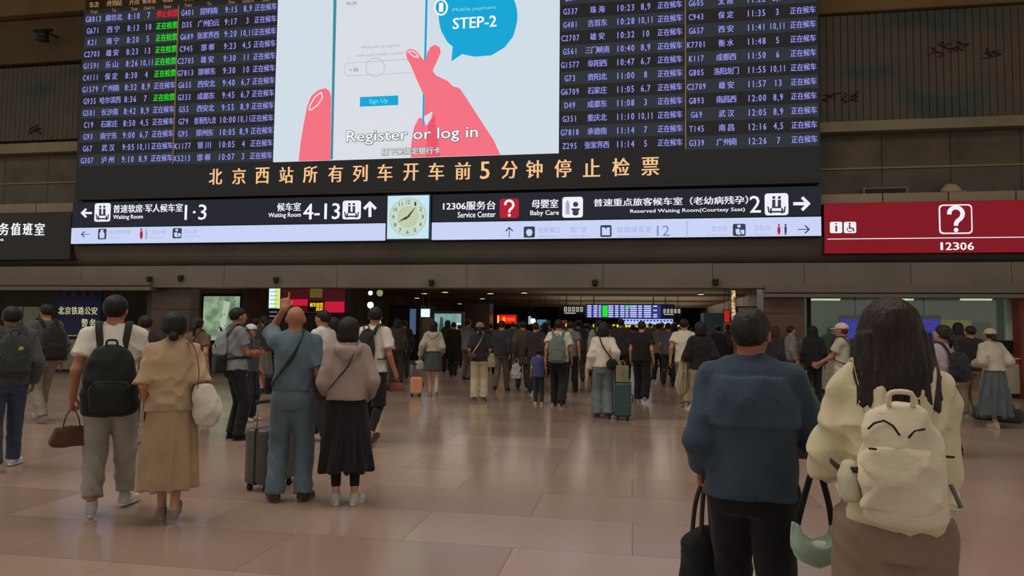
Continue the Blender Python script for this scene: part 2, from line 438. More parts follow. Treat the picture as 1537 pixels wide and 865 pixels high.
    def blob(c, r, midx, n=8, m=5):
        vs = []; o = len(Pn)+sum(len(v) for v in extraV)
        for i in range(m+1):
            for j in range(n):
                ph = math.pi*i/m; t = 2*math.pi*j/n
                vs.append(c+Rh @ np.array([r[0]*math.sin(ph)*math.cos(t), r[1]*math.sin(ph)*math.sin(t), r[2]*math.cos(ph)]))
        fs = [(o+i*n+j, o+(i+1)*n+j, o+(i+1)*n+(j+1) % n, o+i*n+(j+1) % n) for i in range(m) for j in range(n)]
        extraV.append(np.array(vs)); extraF.append(np.array(fs)); mi.append(np.full(len(fs), midx, dtype=np.int32))
    for sd in (-1, 1):
        blob(hp_(.032*sd, .084, .003), (.0125, .0105, .0085), 1); blob(hp_(.032*sd, .0925, .003), (.0055, .003, .0055), 2)
        blob(hp_(.033*sd, .0965, .024), (.017, .005, .0035), 2)
    blob(hp_(0, .094, -.062), (.021, .008, .0075), 3)
    V = np.concatenate([Pn]+extraV)*sc
    me = mesh_np('body', V, polys+extraF, True)
    if len(me.polygons) == sum(len(x) for x in mi): me.polygons.foreach_set('material_index', np.concatenate(mi))
    sk = skin(P.get('skin', (150, 105, 82)))
    link('body', me, [sk, paint('eye', (170, 165, 158), .3), paint('iris', (25, 18, 15), .3), skin((135, 72, 66))], root)
    # ---- top
    t = P.get('top')
    if t:
        g = t.get('g', .018); hem = t.get('hem', .86); s = Sdf(); fl = t.get('flare', 1.0)
        secs = []
        for z, a, b in tor:
            if z > hem+.01 and z < 1.46: 
                wl = t.get('loose', .6); a2 = a+(.152*gx-a)*wl if z < 1.36 else a; b2 = b+(.118*gx-b)*wl if z < 1.36 else b
                secs.append((z, 0, ly(z), a2+g, b2+g))
        a0 = np.interp(hem, [q[0] for q in tor], [q[1] for q in tor]); hr = max(a0, .150*gx)
        secs.append((hem, 0, 0, (hr+g)*fl, (.118*gx+g)*fl)); secs.append((1.455, 0, ly(1.455), .075+g*.6, .07+g*.6))
        s.loft(secs, .03, rcap=.008, p=2.2)
        for sd in (-1, 1):
            s.cap((.05*sd, ly(1.43), 1.43), sh[sd], .048+g*.55, .050+g*.6, .05)
            sl = t.get('sleeve', 'short'); sr = t.get('sr', .0)
            if sl == 'short':
                f_ = t.get('sl', .62); e = sh[sd]+(elb[sd]-sh[sd])*f_; s.cap(sh[sd], e, .050+g*.6+sr*.3, .050+g*.8+sr*.8, .025, flat=True)
            elif sl == 'long':
                s.cap(sh[sd], elb[sd], .050+g*.6+sr*.4, .041+g*.7+sr*.8, .025)
                e = elb[sd]+(wr[sd]-elb[sd])*t.get('cuff', .97); s.cap(elb[sd], e, .041+g*.7+sr*.8, .030+g*.7+sr*.5, .02, flat=True)
        if t.get('collar'):
            s.loft([(1.43, 0, ly(1.43)-.005, .085, .080), (1.47, 0, ly(1.47)-.002, .070, .070), (1.50, 0, ly(1.5)+.004, .066, .066)], .02, rcap=.006)
        if t.get('hood'): s.loft([(1.42, 0, ly(1.43)-.012, .100, .100), (1.475, 0, ly(1.47)-.018, .086, .086)], .02, rcap=.012)
        if t.get('yoke'):      # cape-like back flap
            s.loft([(t['yoke'], 0, ly(1.2)-.020, .168*gx+g*1.2, .12*gx+g), (1.3, 0, ly(1.3)-.017, .172*gx+g, .118*gx+g), (1.40, 0, ly(1.4)-.008, .15+g, .10+g)], .006, rcap=.006)
        link_fold = folds('top', t.get('amp', .008)*1.5, P.get('seed', 1.3))
        sdf_obj('top', s, cloth(t['col']), root, P.get('gvox', vox), link_fold, sc).name = t.get('name', 'shirt')
    if t and t.get('hood'):
        s = Sdf(); hy = ly(1.4)-.094-g
        s.ell((0, hy, 1.405), (.125, .050, .060), .02, rotx(-.30)); s.ell((0, hy-.006, 1.335), (.070, .034, .050), .05, rotx(-.15))
        s.ell((0, hy+.015, 1.475), (.075, .050, .045), .02, rotx(-.3), 'sub')
        for sd in (-1, 1): s.cap((sd*.10, hy+.03, 1.43), (sd*.085, .02, 1.475), .034, .026, .03)
        sdf_obj('hood', s, cloth(t['col']), root, P.get('gvox', vox), folds('top', .006, 2.2), sc)
    # ---- bottom
    b = P.get('bot')
    if b:
        s = Sdf(); kind = b.get('kind', 'trousers')
        if kind in ('trousers', 'shorts'):
            rt, rk, rh = b.get('r', (.098, .078, .068)); gb = b.get('gb', .012); tz = b.get('top', 1.02)
            s.loft([(.80, 0, 0, .150*gx+gb, .105*gx+gb), (.90, 0, 0, .168*gx+gb, .118*gx+gb), (1.0, 0, ly(1.), .152*gx+gb, .110*gx+gb), (tz, 0, ly(tz), .145*gx+gb, .105*gx+gb)], .03, rcap=.01)
            for sd in (-1, 1):
                if kind == 'shorts':
                    e = hip[sd]+(knee[sd]-hip[sd])*b.get('len', .95); s.cap(hip[sd], e, rt, rk, .03, flat=True)
                else:
                    s.cap(hip[sd], knee[sd], rt, rk, .03)
                    e = knee[sd]+(ank[sd]-knee[sd])*b.get('len', 1.05); s.cap(knee[sd], e, rk, rh, .02, flat=True)
            f = folds('leg', b.get('amp', .009)*1.05, P.get('seed', 1.3)+2)
        else:
            hz = b.get('hem', .45); hr = b.get('hr', .25); 
            s.loft([(hz, 0, b.get('sy', 0.0), hr, hr*.78), ((hz+.9)/2, 0, b.get('sy', 0)*.5, (hr+.19)/2, (hr*.78+.14)/2), (.88, 0, 0, .188, .135), (1.0, 0, 0, .160, .118), (1.05, 0, 0, .142, .108)], .02, rcap=.006)
            f = folds('skirt', b.get('amp', .012)*1.25, P.get('seed', 1.3))
        sdf_obj('bottom', s, cloth(b['col']), root, P.get('gvox', vox), f, sc).name = b.get('name', 'skirt' if kind == 'skirt' else kind)
    if P.get('leggings'):
        s = Sdf()
        for sd in (-1, 1):
            e = knee[sd]+(ank[sd]-knee[sd])*.82; s.cap(hip[sd]+(knee[sd]-hip[sd])*.6, knee[sd], .075, .058, .02); s.cap(knee[sd], e, .058, .043, .02, flat=True)
            s.ell(knee[sd]+(ank[sd]-knee[sd])*.28+np.array([0, -.018, 0]), (.052, .056, .10), .03)
        sdf_obj('leggings', s, cloth(P['leggings']), root, vox, None, sc)
    # ---- shoes
    for sd in (-1, 1):
        sv = .006 if vox < .011 else .012; k = P.get('shoek', 'sneaker')
        o = link('shoe', shoe_mesh(k, sv), cloth(P.get('shoe', (150, 148, 140))), root)
        if vox < .0135: 
            so = link('sole', sole_mesh(), cloth(P.get('sole', tuple(min(190, x+22) for x in P.get('shoe', (150, 148, 140))))), o)
        a = P.get('lt' if sd < 0 else 'rt', .12*sd); lift = ank[sd][2]-.085
        pitch = P.get('lp' if sd < 0 else 'rp', 0.0)
        R = Matrix.Rotation(-a, 4, 'Z') @ Matrix.Rotation(-pitch, 4, 'X'); 
        A = Vector(ank[sd]*sc); O = Vector((0, -.01, .085))
        o.matrix_local = Matrix.Translation(A) @ R @ Matrix.Translation(-O*sc) @ Matrix.Scale(sc, 4)
    # ---- hair and hat
    make_hair(P, root, sc)
    P['_sh'] = sh; P['_el'] = elb; P['_wr'] = wr; P['_sc'] = sc; P['_root'] = root
    return root
def make_hair(P, root, sc):
    st = P.get('hair', 'short'); base, Rh, c0 = head_frame(P); vox = P.get('hvox', P.get('vox', .012))
    hp_ = lambda *v: base+Rh @ (c0+np.array(v))
    def loc(X, Y, Z):
        x, y, z = X-base[0], Y-base[1], Z-base[2]
        a = [Rh[0][i]*x+Rh[1][i]*y+Rh[2][i]*z for i in range(3)]
        return a[0]-c0[0], a[1]-c0[1], a[2]-c0[2]
    def cutter(s, front, side, back):
        def fn(X, Y, Z):
            x, y, z = loc(X, Y, Z); zc = np.interp(y, [-.10, -.035, -.01, .035, .075], [back, back+.01, side, side+.03, front]); return zc*1.0-z
        return fn
    if st != 'bald':
        s = Sdf(); g = P.get('hg', .012)
        s.ell(hp_(0, -.014, .020), (.077+g, .096+g, .090+g), .02, Rh)
        lo = hp_(-.2, -.2, -.5); 
        if st in ('short', 'bun', 'tail'):
            if st != 'short': s.ell(hp_(0, -.05, -.02), (.07+g, .055+g, .06), .03, Rh)
            fc = cutter(s, .058, -.005, P.get('nape', -.055))
            s.add(lambda X, Y, Z: -fc(X, Y, Z), hp_(0, 0, 0)-.3, hp_(0, 0, 0)+.3, .006, 'sub')
            if st == 'bun': s.ell(hp_(0, -.115, P.get('bunz', -.05)), (.040, .034, .038), .012, Rh)
            if st == 'tail':
                s.cap(hp_(0, -.11, .0), hp_(0, -.135, -.06), .024, .03, .015); s.cap(hp_(0, -.135, -.06), hp_(0, -.12, -.20), .03, .012, .02)
        else:
            Lh = P.get('hlen', .20); wd = P.get('hw', .100)
            n0 = hp_(0, -.02, 0)
            secs = [(-Lh, -.045, wd*(1.04 if P.get('strands') else .98), .062), (-Lh*.6, -.040, wd*1.04, .082), (-.03, -.028, wd, .092), (.03, -.018, .088, .100), (.07, -.014, .07, .08)]
            if P.get('strands'): secs[0] = (-Lh, -.112, wd*1.0, .048); secs[1] = (-Lh*.62, -.082, wd*1.04, .070)
            A = np.array(secs)
            def fl(X, Y, Z):
                x, y, z = loc(X, Y, Z); zz = np.clip(z, A[0, 0], A[-1, 0]); cy, rx, ry = [np.interp(zz, A[:, 0], A[:, i]) for i in (1, 2, 3)]
                q = np.sqrt((x/rx)**2+((y-cy)/ry)**2); th = np.arctan2(y-cy, x)
                jag = .012*np.sin(th*9+1)+.010*np.sin(th*23+2)+.006*np.sin(th*41)
                d = (q-1)*np.minimum(rx, ry)+.0025*np.sin(th*38+z*14)+.0035*np.sin(th*15+z*9)
                return np.maximum(np.maximum(d, A[0, 0]-z+jag), z-.068)
            s.add(fl, hp_(0, 0, 0)-np.array([.16, .18, Lh+.04]), hp_(0, 0, 0)+np.array([.16, .18, .1]), .035)
            def face(X, Y, Z):
                x, y, z = loc(X, Y, Z); return np.maximum(np.maximum(np.abs(x)-(.060 if Lh < .16 else .056), .015-y), z-.052)
            s.add(face, hp_(0, 0, 0)-.4, hp_(0, 0, 0)+.4, .015, 'sub')
            if P.get('strands'):
                rg = random.Random(3)
                for i in range(P['strands']):
                    th = rg.uniform(math.pi*1.0, 2*math.pi)+rg.uniform(-.25, .25); r0 = rg.uniform(.85, 1.02)
                    x0, y0 = math.cos(th)*wd*r0, -.04+math.sin(th)*.075*r0; l = Lh+rg.uniform(-.02, .05); zt = rg.uniform(-.10, .0)
                    a = hp_(x0*.96, y0, zt); bq = hp_(x0*1.02+rg.uniform(-.012, .012), y0-.028, (zt-l)/2); c = hp_(x0*rg.uniform(.95, 1.1)+rg.uniform(-.02, .02), y0*.5-.085+rg.uniform(-.02, .01), -l)
                    s.cap(a, bq, .010, .009, .008); s.cap(bq, c, .009, .003, .006)
        sdf_obj('hair', s, hairm(P.get('hcol', (26, 22, 20))), root, vox, None, sc)
    if P.get('cap'):
        s = Sdf(); s.ell(hp_(0, -.012, .035), (.095, .112, .095), .02, Rh)
        zc = P.get('capz', .022)
        s.add(lambda X, Y, Z: loc(X, Y, Z)[2]-zc, hp_(0, 0, 0)-.3, hp_(0, 0, 0)+.3, .004, 'sub')
        sdf_obj('cap_crown', s, cloth(P['cap']), root, min(vox, .01), None, sc)
        s = Sdf()
        if P.get('brim') == 'round': s.ell(hp_(0, -.01, zc+.002), (.15, .16, .010), .004, Rh)
        else: s.ell(hp_(0, .10, zc+.004), (.07, .075, .009), .004, Rh)
        sdf_obj('cap_brim', s, cloth(P.get('brimc', P['cap'])), root, .007, None, sc)
def view_rz(px, rel=0.0):
    """rotation that turns the back straight to the camera at that pixel column, plus rel degrees (positive = turns to the left)"""
    return YAW - math.atan((px-768.5)/FPX) + math.radians(rel)
def foot(px, py): return G(px, py)
WALK_R = dict(la=(-.09, -.22, .13), ra=(.09, .20, .085), lp=-.45, lw=(-.27, .14, .90), rw=(.27, -.12, .90))   # right leg ahead, left heel up
WALK_L = dict(la=(-.09, .20, .085), ra=(.09, -.22, .13), rp=-.45, lw=(-.27, -.12, .90), rw=(.27, .14, .90))
STAND = dict(la=(-.10, -.01, .085), ra=(.10, .02, .085))
def pers(label, px, py, H, rel=0, depth=None, pose=None, **kw):
    P = dict(label=label, loc=(foot(px, py) if depth is None else GD(px, depth)), rz=view_rz(px, rel), H=H, seed=random.uniform(0, 6))
    P.update(pose or STAND); P.update(kw)
    make_person(P); return P
def lw(P, v):     # person-local (1.70 m frame) to world
    r = P['_root']; c, s_ = math.cos(P['rz']), math.sin(P['rz']); v = np.array(v)*P['_sc']
    return Vector((r.location.x+c*v[0]-s_*v[1], r.location.y+s_*v[0]+c*v[1], v[2]))

# ------------------------------------------------------------------ bags
def backpack(P, label, col, w=.16, h=.24, dpt=.085, zc=1.20, vox=.01, strapc=None, y0=.155, smooth=.03, group=None, pocket=True, sling=False, extra=None):
    """worn on the person's back; parented pieces in the person's frame"""
    r = P['_root']; sc = P['_sc']
    root = empty('backpack', r.location, label, 'backpack', group, P['rz'])
    s = Sdf(); ln = P.get('lean', 0)*.3
    yb = -y0-dpt+ln
    s.loft([(zc-h, 0, yb, w*.86, dpt*.85), (zc-h*.8, 0, yb, w, dpt), (zc, 0, yb, w, dpt), (zc+h*.55, 0, yb+.01, w*.88, dpt*.82), (zc+h*.85, 0, yb+.02, w*.62, dpt*.6), (zc+h, 0, yb+.03, w*.35, dpt*.4)], .02, p=2.8, rcap=.03)
    bb_ = sdf_obj('bag_body', s, cloth(col), root, vox, folds('top', .010, 2.0), sc)
    if pocket:
        s = Sdf(); s.loft([(zc-h*.85, 0, yb-dpt*.75, w*.72, dpt*.55), (zc-h*.2, 0, yb-dpt*.78, w*.74, dpt*.55), (zc+h*.02, 0, yb-dpt*.65, w*.6, dpt*.45)], .02, p=2.8, rcap=.02)
        fp_ = sdf_obj('front_pocket', s, cloth(col), root, vox, folds('top', .007, 4.0), sc)
        MB().tube([tuple(Vector(p)*sc) for p in spline([(-w*.62, yb-dpt*1.16, zc-h*.30), (-w*.55, yb-dpt*1.14, zc-h*.12), (-w*.3, yb-dpt*1.12, zc-h*.05), (w*.3, yb-dpt*1.12, zc-h*.05), (w*.55, yb-dpt*1.14, zc-h*.12), (w*.62, yb-dpt*1.16, zc-h*.30)], 4)], .004*sc, 6).build('zip', cloth((20, 20, 20)), fp_, True)
    m = MB(); sm = cloth(strapc or col)
    for sd in ((-1, 1) if not sling else (1,)):
        pts = spline([(sd*.07, yb+dpt*.8, zc+h*.62), (sd*.10, -.095, 1.445), (sd*.105, -.01, 1.495), (sd*.115, .09, 1.45), (sd*.13, .155, 1.32), (sd*.155, .14, 1.16), (sd*.175, .02, 1.07), (sd*.15, yb+dpt*.6, zc-h*.7)], 5)
        m = MB().tube([tuple(Vector(p)*sc) for p in pts], .027*sc, 8, .25, side=(1, 0, .0)); m.build('strap', sm, root, True)
    m = MB().tube([tuple(Vector(p)*sc) for p in spline([(-.035, yb+.0, zc+h*.93), (-.03, yb-.01, zc+h+.03), (.03, yb-.01, zc+h+.03), (.035, yb, zc+h*.93)], 4)], .009*sc, 6); m.build('grab_handle', sm, bb_, True)
    if extra: extra(root, yb, zc, w, h, dpt, sc)
    return root
def cross_strap(P, sd, col, r=.014, name_parent=None, zend=1.0, g=.03, frm=(.06, 1.475)):
    """band over shoulder sd running to the opposite hip, all the way round"""
    sc = P['_sc']; y = .13+g; ln = P.get('lean', 0)
    pts = spline([(sd*frm[0], 0, frm[1]+g*.9), (sd*(frm[0]+.01), -y*.75, frm[1]-.035+g*.5), (sd*.0, -y-.02, 1.28), (-sd*.10, -y-.01, zend+.12), (-sd*.185-sd*-.0, -.03, zend), (-sd*.10, y, zend+.12), (0, y+.01, 1.26), (sd*(frm[0]+.01), y*.75, frm[1]-.03+g*.5), (sd*frm[0], 0, frm[1]+g*.9)], 6)
    return MB().tube([tuple(Vector((p.x, p.y+ln*max(p.z-.9, 0), p.z))*sc) for p in pts], r, 8, .3, side=(.3, 0, 1)).build('strap', cloth(col), name_parent, True)
def suitcase(label, loc, rz, col, w=.40, h=.60, d=.24, handle=.30, soft=False, group=None, metal=False):
    root = empty('suitcase', loc, label, 'suitcase', group, rz)
    cm = paint('case_%d_%d_%d' % tuple(col), col, .35, spec=.5)
    s = Sdf(); s.box((0, 0, .06+h/2), (w/2, d/2, h/2), .04)
    if not soft:
        n = 7
        for i in range(n):
            x = -w/2+.05+(w-.1)*i/(n-1)
            for sy in (-1, 1): s.cap((x, sy*d/2, .12), (x, sy*d/2, h), .006, .006, .006, op='sub')
    sh_ = sdf_obj('shell', s, cm, root, .009)
    dk = paint('case_dark', (28, 28, 30), .5); mt = paint('case_metal', (140, 140, 140), .35, metal=.8)
    MB().box(-w/2-.003, w/2+.003, -.008, .008, .062, .06+h+.002).build('seam', dk, sh_)
    for sx in (-1, 1):
        for sy in (-1, 1):
            x, y = sx*(w/2-.05), sy*(d/2-.04)
            MB().cyl((x-.012, y, .028), (x+.012, y, .028), .028, 14).box(x-.018, x+.018, y-.014, y+.014, .045, .075).build('wheel', dk, root, True)
    if handle:
        m = MB()
        for sx in (-1, 1): m.cyl((sx*.09, d/2-.04, .06+h-.02), (sx*.09, d/2-.04, .06+h+handle), .008, 8)
        th_ = m.build('telescopic_handle', mt, root, True)
        MB().box(-.11, .11, d/2-.055, d/2-.025, .06+h+handle-.012, .06+h+handle+.018, .006).build('grip', dk, th_)
    m = MB().tube(spline([(w/2, 0, .06+h*.4), (w/2+.03, 0, .06+h*.43), (w/2+.03, 0, .06+h*.62), (w/2, 0, .06+h*.65)], 4), .009, 8); m.build('side_handle', dk, sh_, True)
    return root
def hold_bag(label, cat, grip, w, h, d, col, rz, hl=.20, vox=.008, name='handbag', taper=.75, handc=None, sag=.01, pts2=None, group=None, rc=.03, drop=0.0, hr=.008):
    """bag whose handles meet at world point grip; body below"""
    root = empty(name, (grip[0], grip[1], grip[2]-hl-h), label, cat, group, rz)
    s = Sdf(); s.loft([(0, 0, 0, w/2*.92, d/2*.9), (h*.3, 0, 0, w/2, d/2), (h*.75, 0, 0, w/2*.92, d/2*.8), (h, 0, 0, w/2*taper, d/2*.45)], .02, p=2.8, rcap=rc)
    sdf_obj('bag_body', s, cloth(col), root, vox, folds('top', sag, 3.1))
    for sy in (-1, 1):
        pts = spline([(-w*.22, sy*d*.18, h*.86), (-w*.16, sy*d*.14, h+hl*.5), (-.012, sy*.008, h+hl-.004), (.012, sy*.008, h+hl-.004), (w*.16, sy*d*.14, h+hl*.5), (w*.22, sy*d*.18, h*.86)], 5)
        MB().tube(pts, hr, 8, .5, side=(0, 1, 0)).build('handle', cloth(handc or col), root, True)
    return root
# ------------------------------------------------------------------ the setting
def X(px, py, Y=D): return W(px, py, Y).x
def Z(px, py, Y=D): return W(px, py, Y).z
def struct(o): o['kind'] = 'structure'; return o
m_wall = paint('wall_dark', (74, 62, 46), .8, kind='wall')
m_beam = paint('beam', (96, 84, 70), .6, kind='wall')
m_dark = paint('dark', (30, 28, 26), .7)
m_black = paint('black', (22, 22, 24), .5)

# floor: one tile mesh shared by the nearest tiles, the rest joined
TS = 0.8; TD = 0.8
mf = bpy.data.materials.new('polished_stone_floor'); mf.use_nodes = True
nt = mf.node_tree; N = nt.nodes; L = nt.links; b = N['Principled BSDF']
geo = N.new('ShaderNodeNewGeometry'); sx = N.new('ShaderNodeSeparateXYZ'); L.new(geo.outputs['Position'], sx.inputs[0])
def mth(op, a, bb=None):
    n = N.new('ShaderNodeMath'); n.operation = op
    for i, v in enumerate((a, bb)):
        if v is None: continue
        if isinstance(v, (int, float)): n.inputs[i].default_value = v
        else: L.new(v, n.inputs[i])
    return n.outputs[0]
cy = mth('FLOOR', mth('DIVIDE', mth('ADD', sx.outputs[1], 40.0), TD)); cx = mth('FLOOR', mth('DIVIDE', mth('ADD', mth('ADD', sx.outputs[0], 80.0), mth('MULTIPLY', mth('MODULO', cy, 2.0), TS)), TS*2))
cmb = N.new('ShaderNodeCombineXYZ'); L.new(cx, cmb.inputs[0]); L.new(cy, cmb.inputs[1])
wn = N.new('ShaderNodeTexWhiteNoise'); wn.noise_dimensions = '2D'; L.new(cmb.outputs[0], wn.inputs['Vector'])
n1 = N.new('ShaderNodeTexNoise'); n1.inputs['Scale'].default_value = .45; n1.inputs['Detail'].default_value = 3; L.new(geo.outputs['Position'], n1.inputs['Vector'])
n2 = N.new('ShaderNodeTexNoise'); n2.inputs['Scale'].default_value = 120; n2.inputs['Detail'].default_value = 2; L.new(geo.outputs['Position'], n2.inputs['Vector'])
mixv = mth('ADD', mth('ADD', mth('MULTIPLY', wn.outputs['Value'], .42), mth('MULTIPLY', n1.outputs['Fac'], .45)), mth('MULTIPLY', n2.outputs['Fac'], .35))
r = N.new('ShaderNodeValToRGB'); L.new(mixv, r.inputs['Fac'])
e = r.color_ramp.elements; e[0].position = .30; e[1].position = .90
e[0].color = (.290, .198, .156, 1); e[1].color = (.420, .302, .244, 1)
L.new(r.outputs[0], b.inputs['Base Color']); b.inputs['Roughness'].default_value = .26; b.inputs['Specular IOR Level'].default_value = .55
rg = mth('ADD', mth('MULTIPLY', n1.outputs['Fac'], .14), .11); L.new(rg, b.inputs['Roughness'])
grout = MB().box(-34, 26, -14, 100, -.06, -.012).build('floor', paint('grout', (92, 72, 60), .7)); struct(grout)
tile = MB().box(.0015, TS*2-.0015, .0015, TD-.0015, -.02, 0).v
near, far = [], MB()
for j in range(0, 175):
    y0 = -40+TD*(j+35); 
    if y0 > 98: break
    off = 0.0
    for i in range(0, 40):
        x0 = -80+TS*2*(i+28)-(TS if (j+35) % 2 else 0)
        if x0 > 26: break
        c = Vector((x0+TS, y0+TD/2, 0)); v = c-Vector((0, 0, CAMZ)); dz = v.dot(CF)
        vis = dz > .8 and abs(v.dot(CR)/dz) < .78 and v.dot(CU)/dz > -.55 and c.y < 19
        if vis: near.append((dz, x0, y0))
        else: far.box(x0+.0015, x0+TS*2-.0015, y0+.0015, y0+TD-.0015, -.02, 0)
near.sort()
base = MB().box(.0015, TS*2-.0015, .0015, TD-.0015, -.02, 0)
tme = None
for k, (dz, x0, y0) in enumerate(near):
    if k >= 295: far.box(x0+.0015, x0+TS*2-.0015, y0+.0015, y0+TD-.0015, -.02, 0); continue
    if tme is None: o = base.build('floor_tile', mf, grout); tme = o.data
    else: o = link('floor_tile', tme, [], grout)
    o.location = (x0, y0, 0)
far.build('floor_tile', mf, grout, kind='stuff')

# hall ceiling, upper walls
struct(MB().box(-34, 26, -14, D+3, 13.2, 13.6).build('ceiling', paint('ceiling', (150, 135, 105), .8, kind='wall')))
wb = struct(MB().box(-34, 26, D+.55, D+.75, Z(700, 395), 13.2).build('wall_back', m_wall))
# ledges right and left of the departure board
def ledge(px0, px1, pya, pyb, name='ledge', depth=.35, mt=None, Y=D+.55):
    x0, x1 = X(px0, pya, Y-depth), X(px1, pya, Y-depth)
    MB().box(x0, x1, Y-depth, Y+.02, Z((px0+px1)/2, pyb, Y-depth), Z((px0+px1)/2, pya, Y-depth), .01).build(name, mt or paint('ledge', (104, 96, 76), .6, kind='wall'), wb)
YB = D+.55
XL0, XR1 = -34, 26
zr0, zr1 = Z(1390, 190), Z(1390, 174)
MB().box(X(1225, 180), XR1, YB-.35, YB, zr0, zr1, .01).build('trim_21', paint('ledge', (104, 96, 76), .6, kind='wall'), None, kind='structure')
MB().box(XL0, X(122, 220), YB-.35, YB, Z(60, 226), Z(60, 211), .01).build('trim_22', paint('ledge', (104, 96, 76), .6, kind='wall'), None, kind='structure')
zs0, zs1 = Z(1390, 304), Z(1390, 287)
cop_r = MB().box(X(1232, 300), XR1, YB-.38, YB, zs0+.02, zs1-.02).build('trim_11', m_dark, None, kind='structure')
x = X(1232, 300)
while x < XR1:          # stone coping above the red sign, seams every 2.6 m
    MB().box(x+.01, min(x+1.42, XR1), YB-.40, YB, zs0, zs1, .01).build('coping_stone', paint('coping', (120, 108, 92), .6, kind='wall'), cop_r); x += 1.44
zl0, zl1 = Z(55, 318), Z(55, 304)
cop_l = MB().box(XL0, X(112, 310), YB-.38, YB, zl0+.02, zl1-.02).build('trim_12', m_dark, None, kind='structure')
x = X(112, 310)
while x > XL0:
    MB().box(x-1.42, x-.01, YB-.40, YB, zl0, zl1, .01).build('coping_stone', paint('coping', (120, 108, 92), .6, kind='wall'), cop_l); x -= 1.44
# middle wall panels, slightly proud with joints
for (xa, xb, za, zb) in ((X(1232, 240), XR1, zs1, zr0), (XL0, X(118, 260), zl1, Z(60, 226))):
    zm = za+(zb-za)*.44; n = int((xb-xa)/1.5); st = (xb-xa)/n
    pm = paint('panel_brown', (66, 58, 46), .45, kind='marble'); pm2 = paint('panel_grey', (62, 58, 50), .4, kind='marble')
    for i in range(n):
        MB().box(xa+i*st+.008, xa+(i+1)*st-.008, YB-.04, YB+.01, zm+.03, zb-.01).build('wall_panel', pm, wb)
        MB().box(xa+i*st+.008, xa+(i+1)*st-.008, YB-.03, YB+.01, za+.01, zm-.01).build('wall_panel', pm2, wb)
    MB().box(xa, xb, YB-.07, YB, zm-.01, zm+.03).build('wall_strip', paint('ledge', (104, 96, 76)), wb)
# brown soffit over the murals
MB().box(X(1225, 0), XR1, YB-.30, YB, Z(1390, 4), 12.4, .02).build('trim_23', paint('cornice', (92, 74, 44), .7, kind='wall'), None, kind='structure')
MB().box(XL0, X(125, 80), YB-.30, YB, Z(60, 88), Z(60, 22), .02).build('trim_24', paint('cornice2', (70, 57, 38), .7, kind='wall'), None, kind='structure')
MB().box(XL0, X(125, 80), YB-.55, YB, Z(60, 20), 12.4, .02).build('trim_25', paint('cornice', (92, 74, 44), .7, kind='wall'), None, kind='structure')
# murals made of upright slats
mm = bpy.data.materials.new('mural_paint'); mm.use_nodes = True; nt = mm.node_tree; N = nt.nodes; L = nt.links; b = N['Principled BSDF']; b.inputs['Roughness'].default_value = .7
geo = N.new('ShaderNodeNewGeometry'); mp = N.new('ShaderNodeMapping'); mp.inputs['Scale'].default_value = (.32, .3, .75); L.new(geo.outputs['Position'], mp.inputs[0])
n1 = N.new('ShaderNodeTexNoise'); n1.inputs['Scale'].default_value = 1.6; n1.inputs['Detail'].default_value = 6; L.new(mp.outputs[0], n1.inputs['Vector'])
r = N.new('ShaderNodeValToRGB'); L.new(n1.outputs['Fac'], r.inputs['Fac']); cr = r.color_ramp
cr.elements[0].position = .34; cr.elements[0].color = (.035, .052, .042, 1); cr.elements[1].position = .70; cr.elements[1].color = (.095, .080, .060, 1)
for p, c in ((.42, (.050, .062, .052)), (.47, (.075, .068, .055)), (.55, (.082, .068, .050)), (.61, (.098, .070, .050))):
    q = cr.elements.new(p); q.color = (*c, 1)
L.new(r.outputs[0], b.inputs['Base Color'])
def mural(label, xa, xb, za, zb):
    root = empty('mural', (xa, YB-.19, za), label, 'mural', None)
    bk = MB().box(0, xb-xa, .06, .10, 0, zb-za).build('backing', m_dark, root)
    n = int((xb-xa)/.165); st = (xb-xa)/n; me = None
    for i in range(n):
        if me is None: o = MB().box(.008, st-.008, 0, .06, .0, zb-za, .008).build('slat', mm, root); me = o.data
        else: o = link('slat', me, [], root)
        o.location.x = i*st
    return root
mr = mural('faded landscape mural on upright slats to the right of the departure board', X(1234, 170)+.05, X(1234, 170)+9.0, zr1+.02, Z(1390, 6))
ml = mural('faded mural on upright slats left of the departure board, under the brown soffit', X(118, 200)-8.0, X(118, 200)-.05, Z(60, 205), Z(60, 92))
def strokes(root, x0, z0, x1, z1, n, seed, col):
    rg = random.Random(seed); m = MB(); ox, oz = root.location.x, root.location.z
    for i in range(n):
        x = x0+(x1-x0)*(i+.5)/n-ox; z = (z0+z1)/2-oz+rg.uniform(-.1, .1); h = (z1-z0)*rg.uniform(.3, .6)
        pts = [(x+rg.uniform(-.14, .14), -.012, z+h*(.5-k/3)) for k in range(4)]
        m.tube(spline(pts, 4), [.035]*13, 6, .25, side=(0, 1, 0))
    m.build('brush_strokes', paint('stroke', col, .8), root)
strokes(mr, X(1405, 70), Z(1405, 78), X(1460, 70), Z(1405, 52), 7, 3, (62, 34, 26)); strokes(mr, X(1482, 74), Z(1490, 78), X(1512, 74), Z(1490, 62), 4, 5, (62, 34, 26))
strokes(mr, X(1245, 145), Z(1250, 152), X(1300, 145), Z(1250, 128), 7, 9, (48, 30, 24)); strokes(ml, X(28, 190), Z(40, 198), X(48, 190), Z(40, 180), 4, 11, (40, 36, 30))
